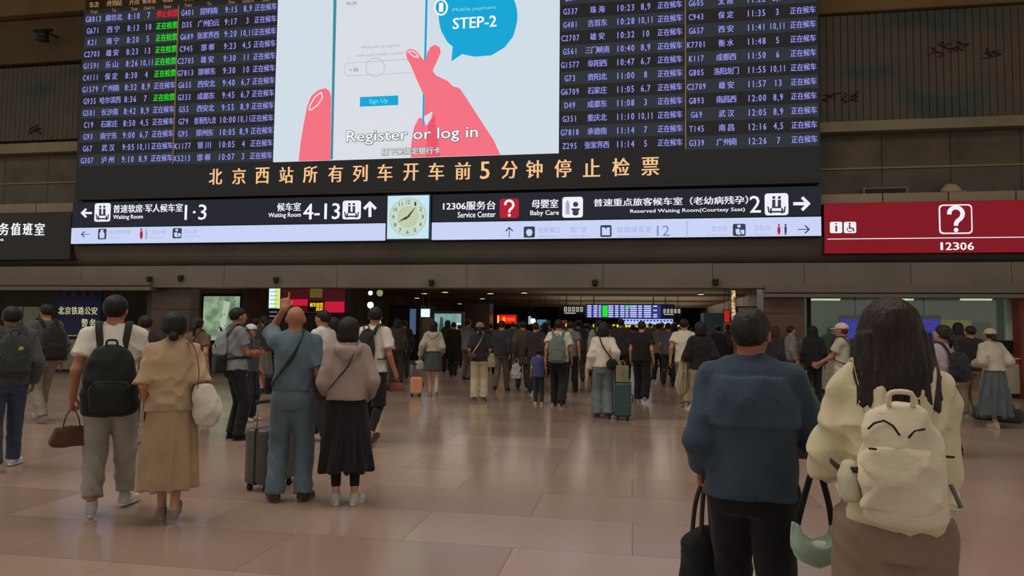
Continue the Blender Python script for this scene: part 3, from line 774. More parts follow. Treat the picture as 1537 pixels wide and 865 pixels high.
# dark spotlight on the left soffit
root = empty('spotlight', W(64, 52, YB-.85), 'dark spotlight fixed under the soffit high on the far left', 'lamp')
MB().cyl((0, 0, .1), (0, 0, -.14), .16, 18).build('housing', m_black, root, True)
MB().box(-.30, .30, -.05, .05, .10, .16).build('bracket', m_black, root)
MB().cyl((0, 0, -.14), (0, 0, -.17), .18, 18).build('rim', paint('rimgrey', (40, 40, 40)), root, True)
MB().box(-.03, .03, -.02, .57, .12, .15).build('arm', m_black, root)
# vent and dome on the right coping
root = empty('vent', (X(1328, 287, YB-.2), YB-.2, zs1), 'narrow dark vent box standing on the coping above the red sign', 'vent')
MB().box(-.50, .50, -.05, .05, 0, .17, .01).build('frame', paint('ledge', (104, 96, 76)), root); MB().box(-.46, .46, -.062, -.045, .03, .14).build('slot', m_black, root)
s = Sdf(); s.loft([(0, 0, 0, .23, .2), (.1, 0, 0, .22, .19), (.2, 0, 0, .13, .12), (.23, 0, 0, .06, .06)], .02, rcap=.02)
root = empty('dome_lamp', (X(1427, 287, YB-.2), YB-.2, zs1), 'pale rounded dome standing on the coping above the red sign', 'lamp')
sdf_obj('dome', s, paint('dome', (130, 120, 92)), root, .02); MB().box(-.24, .24, -.2, .2, 0, .03).build('base', paint('ledge', (104, 96, 76)), root)

# bulkhead (dark cove) and light beam below
zc0, zc1 = Z(700, 361), Z(700, 398)
pts = []
for k in range(9):
    a = k/8*math.pi/2; pts.append((D+.10+(1-math.cos(a))*.55, zc0+.02-(math.sin(a))*(zc0-zc1)))
m = MB(); n = len(pts)
vs = [(XL0, y, z) for y, z in pts]+[(XR1, y, z) for y, z in pts]; fs = [(i, i+1, n+i+1, n+i) for i in range(n-1)]
o = m.raw(vs, fs).box(XL0, XR1, D+.64, D+.9, zc1-.3, zc0+.5).build('wall_cove', paint('cove', (82, 78, 70), .7, kind='wall'), None, False); struct(o)
zb1, zb0 = Z(700, 397), Z(700, 432)
bm_ = struct(MB().box(XL0, XR1, D+.12, D+.6, zb0+.01, zb1-.01).build('wall_beam', m_dark))
x = XL0; pm = paint('beam_panel', (94, 88, 80), .55, kind='wall')
bpx = [XL0, -27, -23, X(120, 415), X(335, 415), X(505, 415), X(700, 415), X(905, 415), X(1070, 415), X(1208, 415), X(1368, 415), X(1520, 415), 11.5, 14.5, 18, 22, XR1]
for xa, xb in zip(bpx[:-1], bpx[1:]): MB().box(xa+.006, xb-.006, D+.04, D+.6, zb0, zb1, .006).build('beam_panel', pm, bm_)
# shutter housings over the counters at both ends
t = struct(MB().box(X(1148, 436), XR1, D-.10, D+.35, Z(1300, 440), Z(1300, 428), .012).box(X(1148, 436), XR1, D-.06, D+.3, Z(1300, 447), Z(1300, 441), .008).build('trim_1', paint('trimgrey', (92, 84, 75), .5)))
t = struct(MB().box(XL0, X(228, 424), D-.10, D+.35, Z(120, 429), Z(120, 420), .012).box(XL0, X(228, 424), D-.06, D+.3, Z(120, 436), Z(120, 430), .008).build('trim_2', paint('trimgrey', (92, 84, 75), .5)))
# dome cameras under the beam
for i, (px, py, lb) in enumerate(((648, 425, 'small dark dome camera on the beam right below the lit clock'), (893, 425, 'small dark dome camera on the beam above the far departure board'),
        (1074, 424, 'small dark dome camera on the beam left of the marble pillar'), (225, 420, 'small dark camera at the end of the left shutter rail'), (272, 418, 'small dark camera on the beam above the green exit sign'), (415, 421, 'small dark dome camera on the beam above the bright upright screen'))):
    root = empty('security_camera', W(px, py, D-.02), lb, 'camera', 'cameras along the beam')
    s = Sdf(); s.ell((0, -.04, -.02), (.07, .07, .075), .01); sdf_obj('dome', s, m_black, root, .012)
    MB().cyl((0, -.04, .02), (0, -.04, .08), .075, 14).box(-.04, .04, -.04, .06, .05, .09).build('mount', paint('mountbrown', (48, 38, 32)), root, True)

# corridor shell
YC = D+.6; YE = 74
xl, xr = X(396, 500, 26.5), X(1150, 500, 33)
m_cw = paint('corridor_wall', (92, 80, 68), .5, kind='marble'); m_cc = paint('corridor_ceiling', (120, 108, 92), .7, kind='wall')
ZC = 3.45
struct(MB().box(XL0, XR1, YC, YE+1, ZC, ZC+.3).build('ceiling', m_cc)).name = 'ceiling.001'
struct(MB().box(-30, XR1, YE, YE+.3, 0, ZC).build('wall_far', m_cw))
struct(MB().box(xl-.3, xl, D+3.6, YE, 0, ZC).build('wall_left', m_cw))
struct(MB().box(xr, xr+.3, D+4.4, YE, 0, ZC).build('wall_right', m_cw))
# ceiling beams crossing the corridor
for i, yy in enumerate((24, 31, 39, 48, 58)): struct(MB().box(xl, xr, yy, yy+.5, ZC-.16, ZC).build('trim_%d' % (3+i), paint('corrbeam', (104, 92, 78), .7)))
# downlights
def at_z(px, py, z):
    d = ray(px, py); t = (z-CAMZ)/d.z; return Vector((d.x*t, d.y*t, z))
for (px, py) in ((668, 437), (787, 438), (724, 447), (728, 451), (776, 452), (626, 446), (637, 439), (736, 439), (1052, 440), (1048, 452), (341, 434), (530, 441), (570, 436), (690, 455), (850, 452)):
    p = at_z(px, py, ZC); p.y = min(p.y, 66) if p.y > 66 else p.y
    if p.y < YC+.5: p = W(px, py, YC+1.2)
    root = empty('downlight', (p.x, p.y, ZC-.02 if p.z > 3.3 else p.z), 'small recessed downlight in the dark ceiling of the far corridor', 'lamp', 'corridor ceiling downlights')
    r_ = .16 if p.y > 30 else .10
    MB().cyl((0, 0, -.05), (0, 0, .02), r_*1.2, 16).build('rim', m_beam, root, True)
    MB().cyl((0, 0, -.06), (0, 0, -.045), r_, 16).build('diffuser', led('warm', (255, 236, 190), 1.6), root, True)

# marble piers either side of the corridor
m_mb = paint('marble_brown', (78, 58, 46), .3, kind='marble')
m_mb2 = paint('marble_dark', (64, 50, 42), .3, kind='marble')
ztop = zb0
def pier(px0, px1, Y, dep, m, label, ncol=1):
    x0, x1 = X(px0, 500, Y), X(px1, 500, Y)
    root = empty('pillar', ((x0+x1)/2, Y+dep/2, 0), label, 'pillar')
    hw = (x1-x0)/2; nz = 3; hz = (ztop+.35)/nz
    MB().box(-hw+.02, hw-.02, -dep/2+.02, dep/2, 0, ztop+.4).build('core', m_dark, root)
    for k in range(nz):
        for c_ in range(ncol):
            wd = 2*hw/ncol
            MB().box(-hw+c_*wd+.003, -hw+(c_+1)*wd-.003, -dep/2, dep/2-.01, hz*k+.003, hz*(k+1)-.003, .006).build('stone_panel', m, root)
    MB().box(-hw-.015, hw+.015, -dep/2-.015, dep/2, 0, .14, .01).build('skirting', m_dark, root)
pier(1146, 1208, D+.25, .9, m_mb, 'brown marble pillar between the corridor and the right service room')
pier(226, 284, D+.35, .42, m_mb2, 'dark brown marble pillar between the police counter and the green lightbox', 2)

# ---- right service room
xa, xb = X(1208, 500), XR1; YR = D+4.2
gg = paint('room_wall', (98, 108, 96), .8, kind='wall')
struct(MB().box(xa-.1, XR1, YR, YR+.15, 0, 3.2).build('wall_room', gg))
struct(MB().box(xa-.05, xa+.05, D+1.2, YR, 0, 3.2).build('wall_room_side', gg))
struct(MB().box(xa, XR1, D+.6, YR, 2.95, 3.1).build('ceiling.002', paint('room_ceil', (86, 84, 74), .8, kind='wall')))
area('room_light', ((X(1400, 450)), D+2.4, 2.9), (8, 2.0), 48, (1, 1, .88))
for px, lb in ((1239, 'leftmost fluorescent tube in the service room'), (1348, 'middle fluorescent tube in the service room'), (1465, 'rightmost fluorescent tube in the service room')):
    p = W(px, 450, D+2.0)
    root = empty('fluorescent_light', (p.x, D+2.0, 2.95), lb, 'lamp', 'service room tubes')
    MB().box(-.40, .40, -.06, .06, -.06, 0, .01).build('fixture', paint('fixture', (150, 150, 140)), root)
    MB().box(-.36, .36, -.045, .045, p.z-2.95-.02, -.055, .01).build('tube', led('tube', (235, 240, 215), 1.0), root)
    MB().box(-.38, .38, -.05, .05, p.z-2.93, -.05, .01).build('housing', paint('fixture', (150, 150, 140)), root)
# window frame posts of the room
struct(MB().box(X(1212, 480, D+.7), X(1217, 480, D+.7), D+.66, D+.76, .95, 2.95).build('window_frame_post', m_dark)).name = 'trim_8'
struct(MB().box(X(1509, 480, D+.7), X(1518, 480, D+.7), D+.62, D+.76, .95, 2.95).build('trim_9', paint('post_pale', (150, 158, 146), .4)))
struct(MB().box(X(1530, 480, D+.2), X(1556, 480, D+.2), D+.16, D+.5, 0, zb0).build('trim_10', paint('post_red', (92, 40, 34), .5)))
gl = bpy.data.materials.new('room_glass'); gl.use_nodes = True; nt = gl.node_tree; bs = nt.nodes['Principled BSDF']
mx = nt.nodes.new('ShaderNodeMixShader'); tr = nt.nodes.new('ShaderNodeBsdfTransparent'); tr.inputs[0].default_value = (.80, .86, .82, 1); gs = nt.nodes.new('ShaderNodeBsdfGlossy'); gs.inputs['Roughness'].default_value = .05
mx.inputs[0].default_value = .06; nt.links.new(tr.outputs[0], mx.inputs[1]); nt.links.new(gs.outputs[0], mx.inputs[2]); nt.links.new(mx.outputs[0], nt.nodes['Material Output'].inputs[0])
gx = [xa+.2, X(1360, 480, D+.7), X(1509, 480, D+.7)]
for i in range(2): struct(MB().box(gx[i]+.02, gx[i+1]-.01, D+.69, D+.705, 1.0, 2.9).build('window_%d' % (i+1), gl))
# blue LED tables inside
def blue_board(px0, px1, py0, py1, label):
    Y = YR-.35; x0, x1, z0, z1 = X(px0, py1, Y), X(px1, py1, Y), Z(px0, py1, Y), Z(px0, py0, Y)
    root = empty('led_board', (0, 0, 0), label, 'screen', 'blue boards in the service room'); cx_, cz_ = (x0+x1)/2, z0
    root.location = (cx_, Y, cz_)
    MB().box(x0-cx_-.03, x1-cx_+.03, 0, .08, -.03, z1-z0+.08, .01).build('frame', m_black, root)
    MB().box(x0-cx_, x1-cx_, -.008, .0, 0, z1-z0-.04).build('display', led('blue', (8, 10, 150), .95), root)
    m = MB(); rg = random.Random(px0); nr = 8; hh = (z1-z0-.06)/nr
    for r_ in range(nr):
        xx = x0-cx_+.04
        while xx < x1-cx_-.10:
            w_ = rg.uniform(.05, .14)
            if rg.random() < .75: m.box(xx, min(xx+w_, x1-cx_-.04), -.013, -.009, hh*r_+hh*.28, hh*r_+hh*.66)
            xx += w_+.035
    m.build('table_rows', led('blue2', (34, 44, 214), .9), root, kind='stuff')
    MB().cyl((0, .04, z1-z0+.06), (0, .04, 2.95-cz_), .02, 8).build('hanger', m_black, root)
blue_board(1262, 1308, 477, 512, 'blue lit timetable left of the long haired woman, in the service room')
blue_board(1366, 1411, 477, 511, 'blue lit timetable right of the long haired woman, in the service room')
Y = YR-.02
root = empty('notice', W(1434, 508, Y-.03), 'yellow notice with a dark figure on the service room wall', 'sign')
k_ = Y/1050.0
MB().box(-.40, .42, 0, .03, 0, .52, .01).build('panel', paint('notice_yellow', (150, 140, 62), .6), root)
MB().prism([(-.16, .06), (-.06, .36), (.02, .42), (.10, .36), (.18, .06), (.08, .06), (.02, .24), (-.06, .06)], -.012, -.002).build('figure', m_dark, root)
MB().box(.50, .92, 0, .03, .02, .46, .01).build('second_panel', paint('notice_dark', (66, 66, 44), .6), root)
# service counter
Yc = G(1515, 598).y
def counter(x0, x1, Yf, label, top_m, front_m, strip_m, h=.93, name='counter'):
    root = empty(name, ((x0+x1)/2, Yf, 0), label, 'counter'); hw = (x1-x0)/2; n = max(2, int((x1-x0)/1.3)); st = 2*hw/n
    MB().box(-hw+.02, hw-.02, .04, .6, .08, h-.05).build('body', m_dark, root)
    for i in range(n): MB().box(-hw+i*st+.006, -hw+(i+1)*st-.006, 0, .05, .10, h-.13, .006).build('front_panel', front_m, root)
    MB().box(-hw-.02, hw+.02, -.06, .62, h-.04, h, .01).build('worktop', top_m, root)
    if strip_m: MB().box(-hw, hw, -.02, .03, h-.125, h-.045, .004).build('edge_strip', strip_m, root)
    MB().box(-hw+.02, hw-.02, .03, .08, 0, .10).build('plinth', m_black, root)
    return root
cr_ = counter(X(1228, 540, Yc), X(1640, 540, Yc), Yc, 'pale service counter with a red edge under the red sign', paint('ctop', (150, 140, 126), .4), paint('cfront', (138, 130, 120), .5), paint('cred', (138, 42, 36), .5))
root = empty('monitor', W(1505, 540, Yc+.3), 'dark monitor standing on the service counter', 'monitor'); root.location.z = .93
MB().box(-.24, .24, -.02, .02, .08, .40, .008).build('screen', m_black, root); MB().box(-.03, .03, -.01, .03, .01, .12).build('neck', m_dark, root); MB().box(-.12, .12, -.08, .08, 0, .015, .004).build('foot', m_dark, root)

# ---- left police counter room
YL = D+3.4; x1 = X(286, 500, D+3.4)
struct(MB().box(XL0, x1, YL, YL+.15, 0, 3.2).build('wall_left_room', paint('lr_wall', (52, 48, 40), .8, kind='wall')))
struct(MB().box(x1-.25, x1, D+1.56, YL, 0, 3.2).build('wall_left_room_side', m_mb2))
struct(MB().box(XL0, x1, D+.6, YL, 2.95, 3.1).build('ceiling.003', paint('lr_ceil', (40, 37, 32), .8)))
area('left_room_light', (X(60, 450, D+2), D+2.0, 2.9), (6, 1.6), 10, (1, .95, .85))
counter(X(-60, 510, D+.9), X(222, 510, D+.9), D+.9, 'grey counter of the police office at the left edge', paint('ptop', (150, 146, 138), .4), paint('pfront', (104, 98, 88), .6), None, h=1.13)
root = empty('glass_screen', (X(34, 480, D+1.4), D+1.4, 1.13), 'pale green glazed screen standing on the police counter', 'partition')
hw = X(60, 480, D+1.4)-X(34, 480, D+1.4)
MB().box(-hw, hw, 0, .04, 0, .9).build('frame', m_dark, root)
for sx_ in (0, 1): MB().box(-hw+.03+sx_*(hw-.01), -hw+.03+sx_*(hw-.01)+hw-.05, -.012, .0, .05, .86).build('pane', paint('pane_green', (112, 122, 100), .3), root)
Y = D+1.3
x0, x1_, z0, z1 = X(84, 503, Y), X(150, 503, Y), 1.16, Z(110, 436, Y)
root = empty('police_sign', ((x0+x1_)/2, Y, 1.13), 'dark blue police sign with yellow lettering behind the left counter', 'sign'); hw = (x1_-x0)/2
MB().box(-hw, hw, 0, .06, 0, z1-1.13, .01).build('panel', paint('police_blue', (30, 36, 78), .5), root)

tx = Txt(-.004)
def lp(px, py): p = W(px, py, Y); return p.x-root.location.x, p.z-1.13
a = lp(87, 472); c_ = lp(147, 461)
for i, ch in enumerate('北京铁路公安'): 
    wch = (c_[0]-a[0])/6; tx.fit(ch, a[0]+wch*i+.01, a[1], a[0]+wch*(i+1)-.01, c_[1], .03)
a = lp(121, 491); c_ = lp(146, 479)
for i, ch in enumerate('警务'):
    wch = (c_[0]-a[0])/2; tx.fit(ch, a[0]+wch*i+.02, a[1], a[0]+wch*(i+1)-.03, c_[1], .03)
tx.build('lettering', led('policetxt', (190, 184, 140), .9), root)
m = MB()
for px in (98, 113, 128, 141):
    q = lp(px, 436); m.box(q[0]-.05, q[0]+.05, -.05, 0, q[1]-.16, q[1]-.06)
m.build('spot', paint('spotgrey', (70, 72, 80)), root)
q = W(150, 450, D+1.0); root = empty('poster', (q.x+.12, D+1.25, 1.95), 'small greenish yellow leaflet sheet right of the police sign', 'poster')
MB().cyl((0, .03, -.2), (0, .03, 1.0), .012, 6).build('rod', m_black, root); MB().box(-.1, .12, 0, .02, -.25, .2).build('sheet', paint('leaf', (120, 118, 60)), root); MB().box(-.05, .04, -.006, 0, -.1, .1).build('picture', paint('leaf2', (180, 180, 150)), root)
# red extinguisher box seen behind the man
root = empty('fire_cabinet', (X(80, 480, D+1.2)-.16, D+1.2, 1.13), 'red box standing left of the police sign on the counter', 'cabinet')
MB().box(-.10, .12, 0, .1, 0, .55, .01).build('body', paint('fire_red', (110, 34, 30)), root); MB().box(-.06, .08, -.01, 0, .3, .45).build('label_plate', paint('plate', (150, 140, 130)), root)
# ------------------------------------------------------------------ departure board
def rect_on(px0, px1, py0, py1, Y):
    xm, zm = (px0+px1)/2, (py0+py1)/2
    return X(px0, zm, Y), X(px1, zm, Y), Z(xm, py1, Y), Z(xm, py0, Y)
wht = led('white', (226, 230, 250), 1.0)
YD = D-.28
bx0, bx1 = X(112, 290, YD), X(1233, 290, YD); bz0, bz1 = Z(672, 287, YD), 10.6
root = empty('departure_board', ((bx0+bx1)/2, YD, bz0), 'huge black departure board with a bright video screen above the hall', 'departure board')
O = root.location.copy()
m_case = paint('board_case', (52, 50, 46), .6)
MB().box(bx0-O.x, bx1-O.x, .02, .8, 0, bz1-bz0, .02).build('case', m_case, root)
MB().box(bx0-O.x+.02, bx1-O.x-.02, 0, .03, .06, bz1-bz0-.02).build('display', led('boardbg', (42, 40, 40), .8), root)
class BT(Txt):
    pass
def P2(px, py, Y=YD): p = W(px, py, Y); return p.x-O.x, p.z-O.z
blu = led('led_blue', (150, 150, 238), 1.0); grn = led('led_green', (30, 226, 40), 1.0); red = led('led_red', (236, 24, 36), 1.0); org = led('led_orange', (238, 190, 140), 1.0); orgd = led('led_orange_dim', (176, 140, 104), .9)
ZH, ZHC = '正在候车', '正在检票'
cols = [
 dict(x=((142, 130), (171, 162), (201, 192), (221, 217), (250, 244)), top=28.5, bot=241, cw=4.9, h=8.2, xl=(124, 266), hdr=True, rows=[('G8813', '廊坊北', '8:10', '7', 'R'), ('G671', '西 宁', '8:13', '10', 'G'), ('K21', '南 宁', '8:20', '5', 'G'), ('C2703', '雄 安', '8:23', '13', 'G'), ('G1591', '乐 山', '8:26', '10,11', 'G'), ('C4111', '保 定', '8:30', '4', 'G'), ('G1579', '广州南', '8:32', '8,9', 'B'), ('G935', '哈尔滨西', '8:36', '7', 'G'), ('G501', '长沙南', '8:42', '8,9', 'B'), ('C19', '石家庄', '8:50', '4,5', 'B'), ('G93', '南宁东', '9:00', '6,7', 'B'), ('G67', '武 汉', '9:05', '10,11', 'B'), ('G307', '泸 州', '9:10', '8,9', 'B')]),
 dict(x=((282, 274), (314, 306), (347, 340), (371, 366), (398, 393)), top=19, bot=237.5, cw=5.1, h=8.6, xl=(269, 414), hdr=True, rows=[('G401', '昆明南', '9:15', '8,9', 'B'), ('D35', '广州白云', '9:17', '3', 'B'), ('G689', '张家界西', '9:20', '10,11', 'B'), ('C945', '邯 郸', '9:23', '4,5', 'B'), ('C2705', '雄 安', '9:30', '11', 'B'), ('G7813', '邯郸东', '9:30', '10', 'B'), ('G655', '西安北', '9:40', '6,7', 'B'), ('G333', '成都东', '9:45', '6,7', 'B'), ('G55', '西安北', '9:55', '8,9', 'B'), ('G79', '香港西九龙', '10:00', '10,11', 'B'), ('G95', '郑州东', '10:05', '8,9', 'B'), ('K1177', '银 川', '10:05', '4', 'B'), ('K5213', '邯 郸', '10:07', '3', 'B')]),
 dict(x=((857, 855), (897, 896), (939, 938), (969, 969), (1005, 1006)), top=-3, bot=219, cw=5.7, h=9.8, xl=(842, 1028), rows=[('Z69', '乌鲁木齐', '10:18', '5', 'B'), ('G337', '珠 海', '10:23', '8,9', 'B'), ('G481', '吉首东', '10:28', '10,11', 'B'), ('C2707', '雄 安', '10:32', '10', 'B'), ('G561', '三门峡南', '10:40', '8,9', 'B'), ('G1577', '阜阳西', '10:47', '6,7', 'B'), ('G73', '贵阳北', '11:00', '8', 'B'), ('G6709', '石家庄', '11:05', '6,7', 'B'), ('D49', '成都东', '11:08', '3', 'B'), ('G351', '重庆北', '11:10', '10,11', 'B'), ('G7818', '承德南', '11:14', '7', 'B'), ('Z295', '张家界西', '11:14', '5', 'B')]),
 dict(x=((1045, 1046), (1090, 1090), (1134, 1137), (1167, 1168), (1205, 1207)), top=4.5, bot=214.5, cw=5.9, h=10.2, xl=(1031, 1228), rows=[('G605', '太 原', '11:22', '8,9', 'B'), ('C943', '保 定', '11:35', '3', 'B'), ('G657', '西 安', '11:41', '10,11', 'B'), ('K7701', '衡 水', '11:48', '5', 'B'), ('K117', '成都西', '11:50', '6', 'B'), ('G805', '洛阳龙门', '11:55', '10,11', 'B'), ('C2709', '雄 安', '11:57', '13', 'B'), ('G893', '南昌西', '12:00', '8,9', 'B'), ('G69', '武 汉', '12:05', '8,9', 'B'), ('T145', '南 昌', '12:16', '4,5', 'B'), ('G339', '广州南', '12:26', '7', 'B')]),
]
stripe = led('stripe', (50, 54, 60), .85)
for c in cols:
    n = len(c['rows']); 
    xa0, za0 = P2(c['x'][0][0], c['top']); xb0, zb0_ = P2(c['x'][0][1], c['bot'])
    stepz = (za0-zb0_)/(n-1); k_ = (P2(c['xl'][1], 120)[0]-P2(c['xl'][0], 120)[0])/(c['xl'][1]-c['xl'][0])   # metres per px here
    xc = []
    for i in range(5):
        pa = P2(c['x'][i][0], c['top'])[0]; pb = P2(c['x'][i][1], c['bot'])[0]; xc.append((pa+pb)/2)
    xl0, xl1 = P2(c['xl'][0], 120)[0], P2(c['xl'][1], 120)[0]
    for j, rw in enumerate(c['rows']):
        zz = za0-stepz*j
        if j % 2 == 0: MB().box(xl0, xl1, -.004, .002, zz-stepz*.48, zz+stepz*.48).build('row_stripe', stripe, root)
        t = Txt(-.010); t.cells(rw[0], xc[0], zz, c['cw']*k_, c['h']*k_); t.build('train_number', blu, root); t = Txt(-.010)
        dn = rw[1]; f = 1.0 if len(dn) < 5 else .8
        t.cells(dn, xc[1], zz, c['cw']*k_*f*(.93 if len(dn) > 3 else 1), c['h']*k_); t.build('destination', blu, root); t = Txt(-.010); t.cells(rw[2], xc[2], zz, c['cw']*k_*1.12, c['h']*k_*1.06); t.build('departure_time', blu, root); t = Txt(-.010); t.cells(rw[3], xc[3], zz, c['cw']*k_*(.95 if len(rw[3]) > 3 else 1.1), c['h']*k_*1.06)
        t.build('gate_number', blu, root); t = Txt(-.010)
        if rw[4] == 'B': t.cells(ZH, xc[4], zz, c['cw']*k_*.92, c['h']*k_)
        if rw[4] == 'B': t.build('status_text', blu, root)
        if rw[4] in 'GR':
            t = Txt(-.012); t.cells(ZHC if rw[4] == 'G' else '停止检票', xc[4], zz, c['cw']*k_*.92, c['h']*k_*1.05, .035); t.build('status_text', grn if rw[4] == 'G' else red, root, label='green status text' if rw[4] == 'G' else 'red status text')
    if c.get('hdr'):
        zz = za0+stepz*1.22; t = Txt(-.010); s_ = c['cw']*k_*.9
        t.cells('车次', xc[0], zz, s_, c['h']*k_*.9); t.cells('终到站', xc[1], zz, s_, c['h']*k_*.9); t.cells('开点', xc[2], zz, s_, c['h']*k_*.9); t.cells('候车室', xc[3], zz, s_*.9, c['h']*k_*.9); t.cells('状态', xc[4], zz, s_, c['h']*k_*.9)
        z2 = zz-stepz*.62; hh = c['h']*k_*.5
        for i, wd in enumerate(('Train', 'To', 'Time', 'Check in', 'State')):
            wl = len(wd)*c['cw']*k_*.33; t.fit(wd, xc[i]-wl/2-.03, z2-hh/2, xc[i]+wl/2+.03, z2+hh/2)
        t.build('column_headings', orgd, root)
# thin orange dividers
for (pa, pb, y1) in ((268, 260, 246), (1029, 1029, 224)):
    m = MB(); x_ = (P2(pa, 10)[0]+P2(pb, 230)[0])/2; m.box(x_-.012, x_+.012, -.006, 0, P2(pb, y1)[1], bz1-bz0-.1).build('divider', led('divider', (150, 110, 80), .8), root)
# scrolling message
t = []
msg = '北京西站所有列车开车前5分钟停止检票'
xa_, za_ = P2(324, 265); xb_, zb_ = P2(976, 250)
pxs = [324, 359, 394, 430, 466, 504, 541, 578, 617, 655, 695, 728, 765, 802, 845, 888, 932, 976]
for i, ch in enumerate(msg):
    px = pxs[i]; py = 265.5-15.5*(px-324)/652; k_ = .0192-.0027*(px-324)/652
    hw_ = (10.5+2.5*(px-324)/652)*k_; hh_ = (11.5+2.3*(px-324)/652)*k_
    if ch == '5': hw_ *= .6
    x_, z_ = P2(px, py); tx = Txt(-.012); tx.fit(ch, x_-hw_, z_-hh_, x_+hw_, z_+hh_, .022); tx.build('message_character', org, root)
# video screen
ys = -.03
sx0, sx1 = (P2(418, 0)[0]+P2(411, 242)[0])/2, (P2(840, 0)[0]+P2(839, 232)[0])/2; sz0 = (P2(411, 242)[1]+P2(839, 232)[1])/2; sz1 = bz1-bz0-.1
MB().box(sx0, sx1, ys, .01, sz0, sz1).build('video_screen', led('screen', (206, 218, 228), 1.0), root)
def poly(name, pts, dy, m, y0=None, par=root):
    q = [P2(px, py) for px, py in pts]; q = [(a, max(b_, sz0)) for a, b_ in q]
    me = MB(); me.raw([(a, ys-dy, b_) for a, b_ in q], [tuple(range(len(q)))]); return me.build(name, m, par)
def arc(cx, cy, rx, ry, a0, a1, n=24): return [(cx+rx*math.cos(math.radians(a0+(a1-a0)*i/n)), cy-ry*math.sin(math.radians(a0+(a1-a0)*i/n))) for i in range(n+1)]
pink = led('pink', (240, 112, 128), 1.0); pinkd = led('pinkdark', (232, 84, 108), 1.0); cyan = led('cyan', (20, 164, 212), 1.0); teal = led('teal', (60, 140, 160), 1.0); paper = led('paper', (214, 218, 226), 1.0); whs = led('pure', (244, 246, 250), 1.0); gry = led('grey', (128, 132, 142), 1.0)
poly('phone_page', [(507, -40), (641, -40), (636, 237), (500, 240)], .004, paper)
poly('phone_edge', [(502, -40), (507, -40), (500.5, 240), (497, 240)], .006, teal)
poly('phone_edge', [(640, -40), (643.5, -40), (638, 190), (635, 190)], .006, cyan)
poly('thumb', [(449, 243), (452, 215), (457, 185), (462, 160), (468, 145), (478, 136), (489, 133), (495, 137), (498, 146), (497, 243)], .005, pink)
m = MB()
def line(pts, wd, dy, mtl, name, close=False):
    P_ = [P2(*p) for p in pts]; me = MB(); k_ = .0175*wd/2
    for (a, b_), (c_, d_) in zip(P_[:-1], P_[1:]):
        L_ = math.hypot(c_-a, d_-b_) or 1; nx, nz = -(d_-b_)/L_*k_, (c_-a)/L_*k_
        me.raw([(a+nx, ys-dy, b_+nz), (c_+nx, ys-dy, d_+nz), (c_-nx, ys-dy, d_-nz), (a-nx, ys-dy, b_-nz)], [(3, 2, 1, 0)])
    return me.build(name, mtl, root)
line([(483, 139), (485, 147), (478, 158), (469, 165), (465, 166), (466, 159), (474, 146), (483, 139)], 1.6, .008, whs, 'nail_outline')
hand = [(617, 243), (618, 215), (622, 192), (629, 178), (636, 178), (636, 142), (628, 125), (619, 103), (611, 87), (610, 78), (616, 74), (625, 77), (634, 88), (639, 93), (642, 80), (647, 71), (654, 68), (661, 72), (662, 80), (657, 92), (650, 107), (655, 114), (672, 122), (680, 130), (690, 133), (700, 147), (716, 172), (731, 195), (742, 212), (748, 226), (752, 237), (748, 243)]
poly('hand_drawing', hand, .007, pink)
poly('palm_shade', [(643, 190), (653, 172), (656, 200), (661, 243), (640, 243)], .009, pinkd)
poly('page_corner', [(636, 176), (650, 168), (648, 178), (640, 190)], .010, paper)
poly('phone_edge', [(635.3, 142), (638.3, 142), (637.0, 190), (634.6, 190)], .0105, cyan)
line([(612, 80), (617, 77), (624, 80), (629, 87), (622, 86), (615, 80)], 1.3, .011, whs, 'nail_outline')
# speech bubble
poly('speech_bubble', arc(718, 25, 59, 60, -12, 192, 30)+[(663, 48), (672, 64), (680, 71), (678, 93), (694, 82), (712, 86), (738, 84), (758, 72), (771, 55)], .006, cyan)
poly('bubble_badge', arc(662.5, 12, 10.5, 12.5, 0, 350, 24), .009, whs); poly('bubble_badge', arc(662.5, 12, 8, 10, 0, 350, 24), .012, cyan)
def stext(st, px0, py0, px1, py1, m_, bold=0.0, dy=.014, name='screen_text'):
    a = P2(px0, py1); b_ = P2(px1, py0); t = Txt(ys-dy); t.fit(st, a[0], min(a[1], b_[1]) if False else a[1], b_[0], b_[1], bold); return t.build(name, m_, root)
stext('1', 659.5, 5, 666, 19, whs, .03)
stext('Mobile payment', 680, 9, 745, 20, led('bubbletext', (150, 205, 228), 1), 0)
stext('STEP-2', 680, 24, 746, 45, whs, .03)
stext('00:28', 521, 3, 536, 9, gry, .01); stext('p: • p.', 604, -4, 632, 2, gry, .02)
stext('Welcome to register', 543, 66, 602, 76, led('faint', (168, 170, 180), 1)); stext('with your mobile number', 536, 78, 607, 88, led('faint', (168, 170, 180), 1))
line(arc(568, 104, 48, 11, 90, 270, 8)[0:0]+[(521, 96), (608, 90), (614, 92)], 1.0, .012, led('faint2', (186, 188, 198), 1), 'input_outline')
line([(521, 96), (518.5, 99), (518.5, 112), (521, 115), (600, 111), (620, 110)], 1.0, .012, led('faint2', (186, 188, 198), 1), 'input_outline')
stext('+ 86', 525, 102, 539, 109, gry, .01); line(arc(564, 102, 14, 14, 0, 360, 28), 1.2, .013, led('ring', (190, 184, 184), 1), 'touch_ring')
a_ = [(541, 146.5), (598.5, 144), (598.5, 158.5), (541, 161)]; poly('button', a_, .010, cyan); stext('Sign Up', 555, 148.5, 583, 158, led('bubbletext2', (130, 215, 240), 1), .01, .014)
shd = led('shadow', (110, 112, 120), 1)
for dx, dy_ in ((-.9, -.9), (1.0, 1.1), (1.0, -.8), (-.8, 1.0)): stext('Register or log in', 521+dx, 190+dy_, 718+dx, 219+dy_, shd, 0.004, .013)
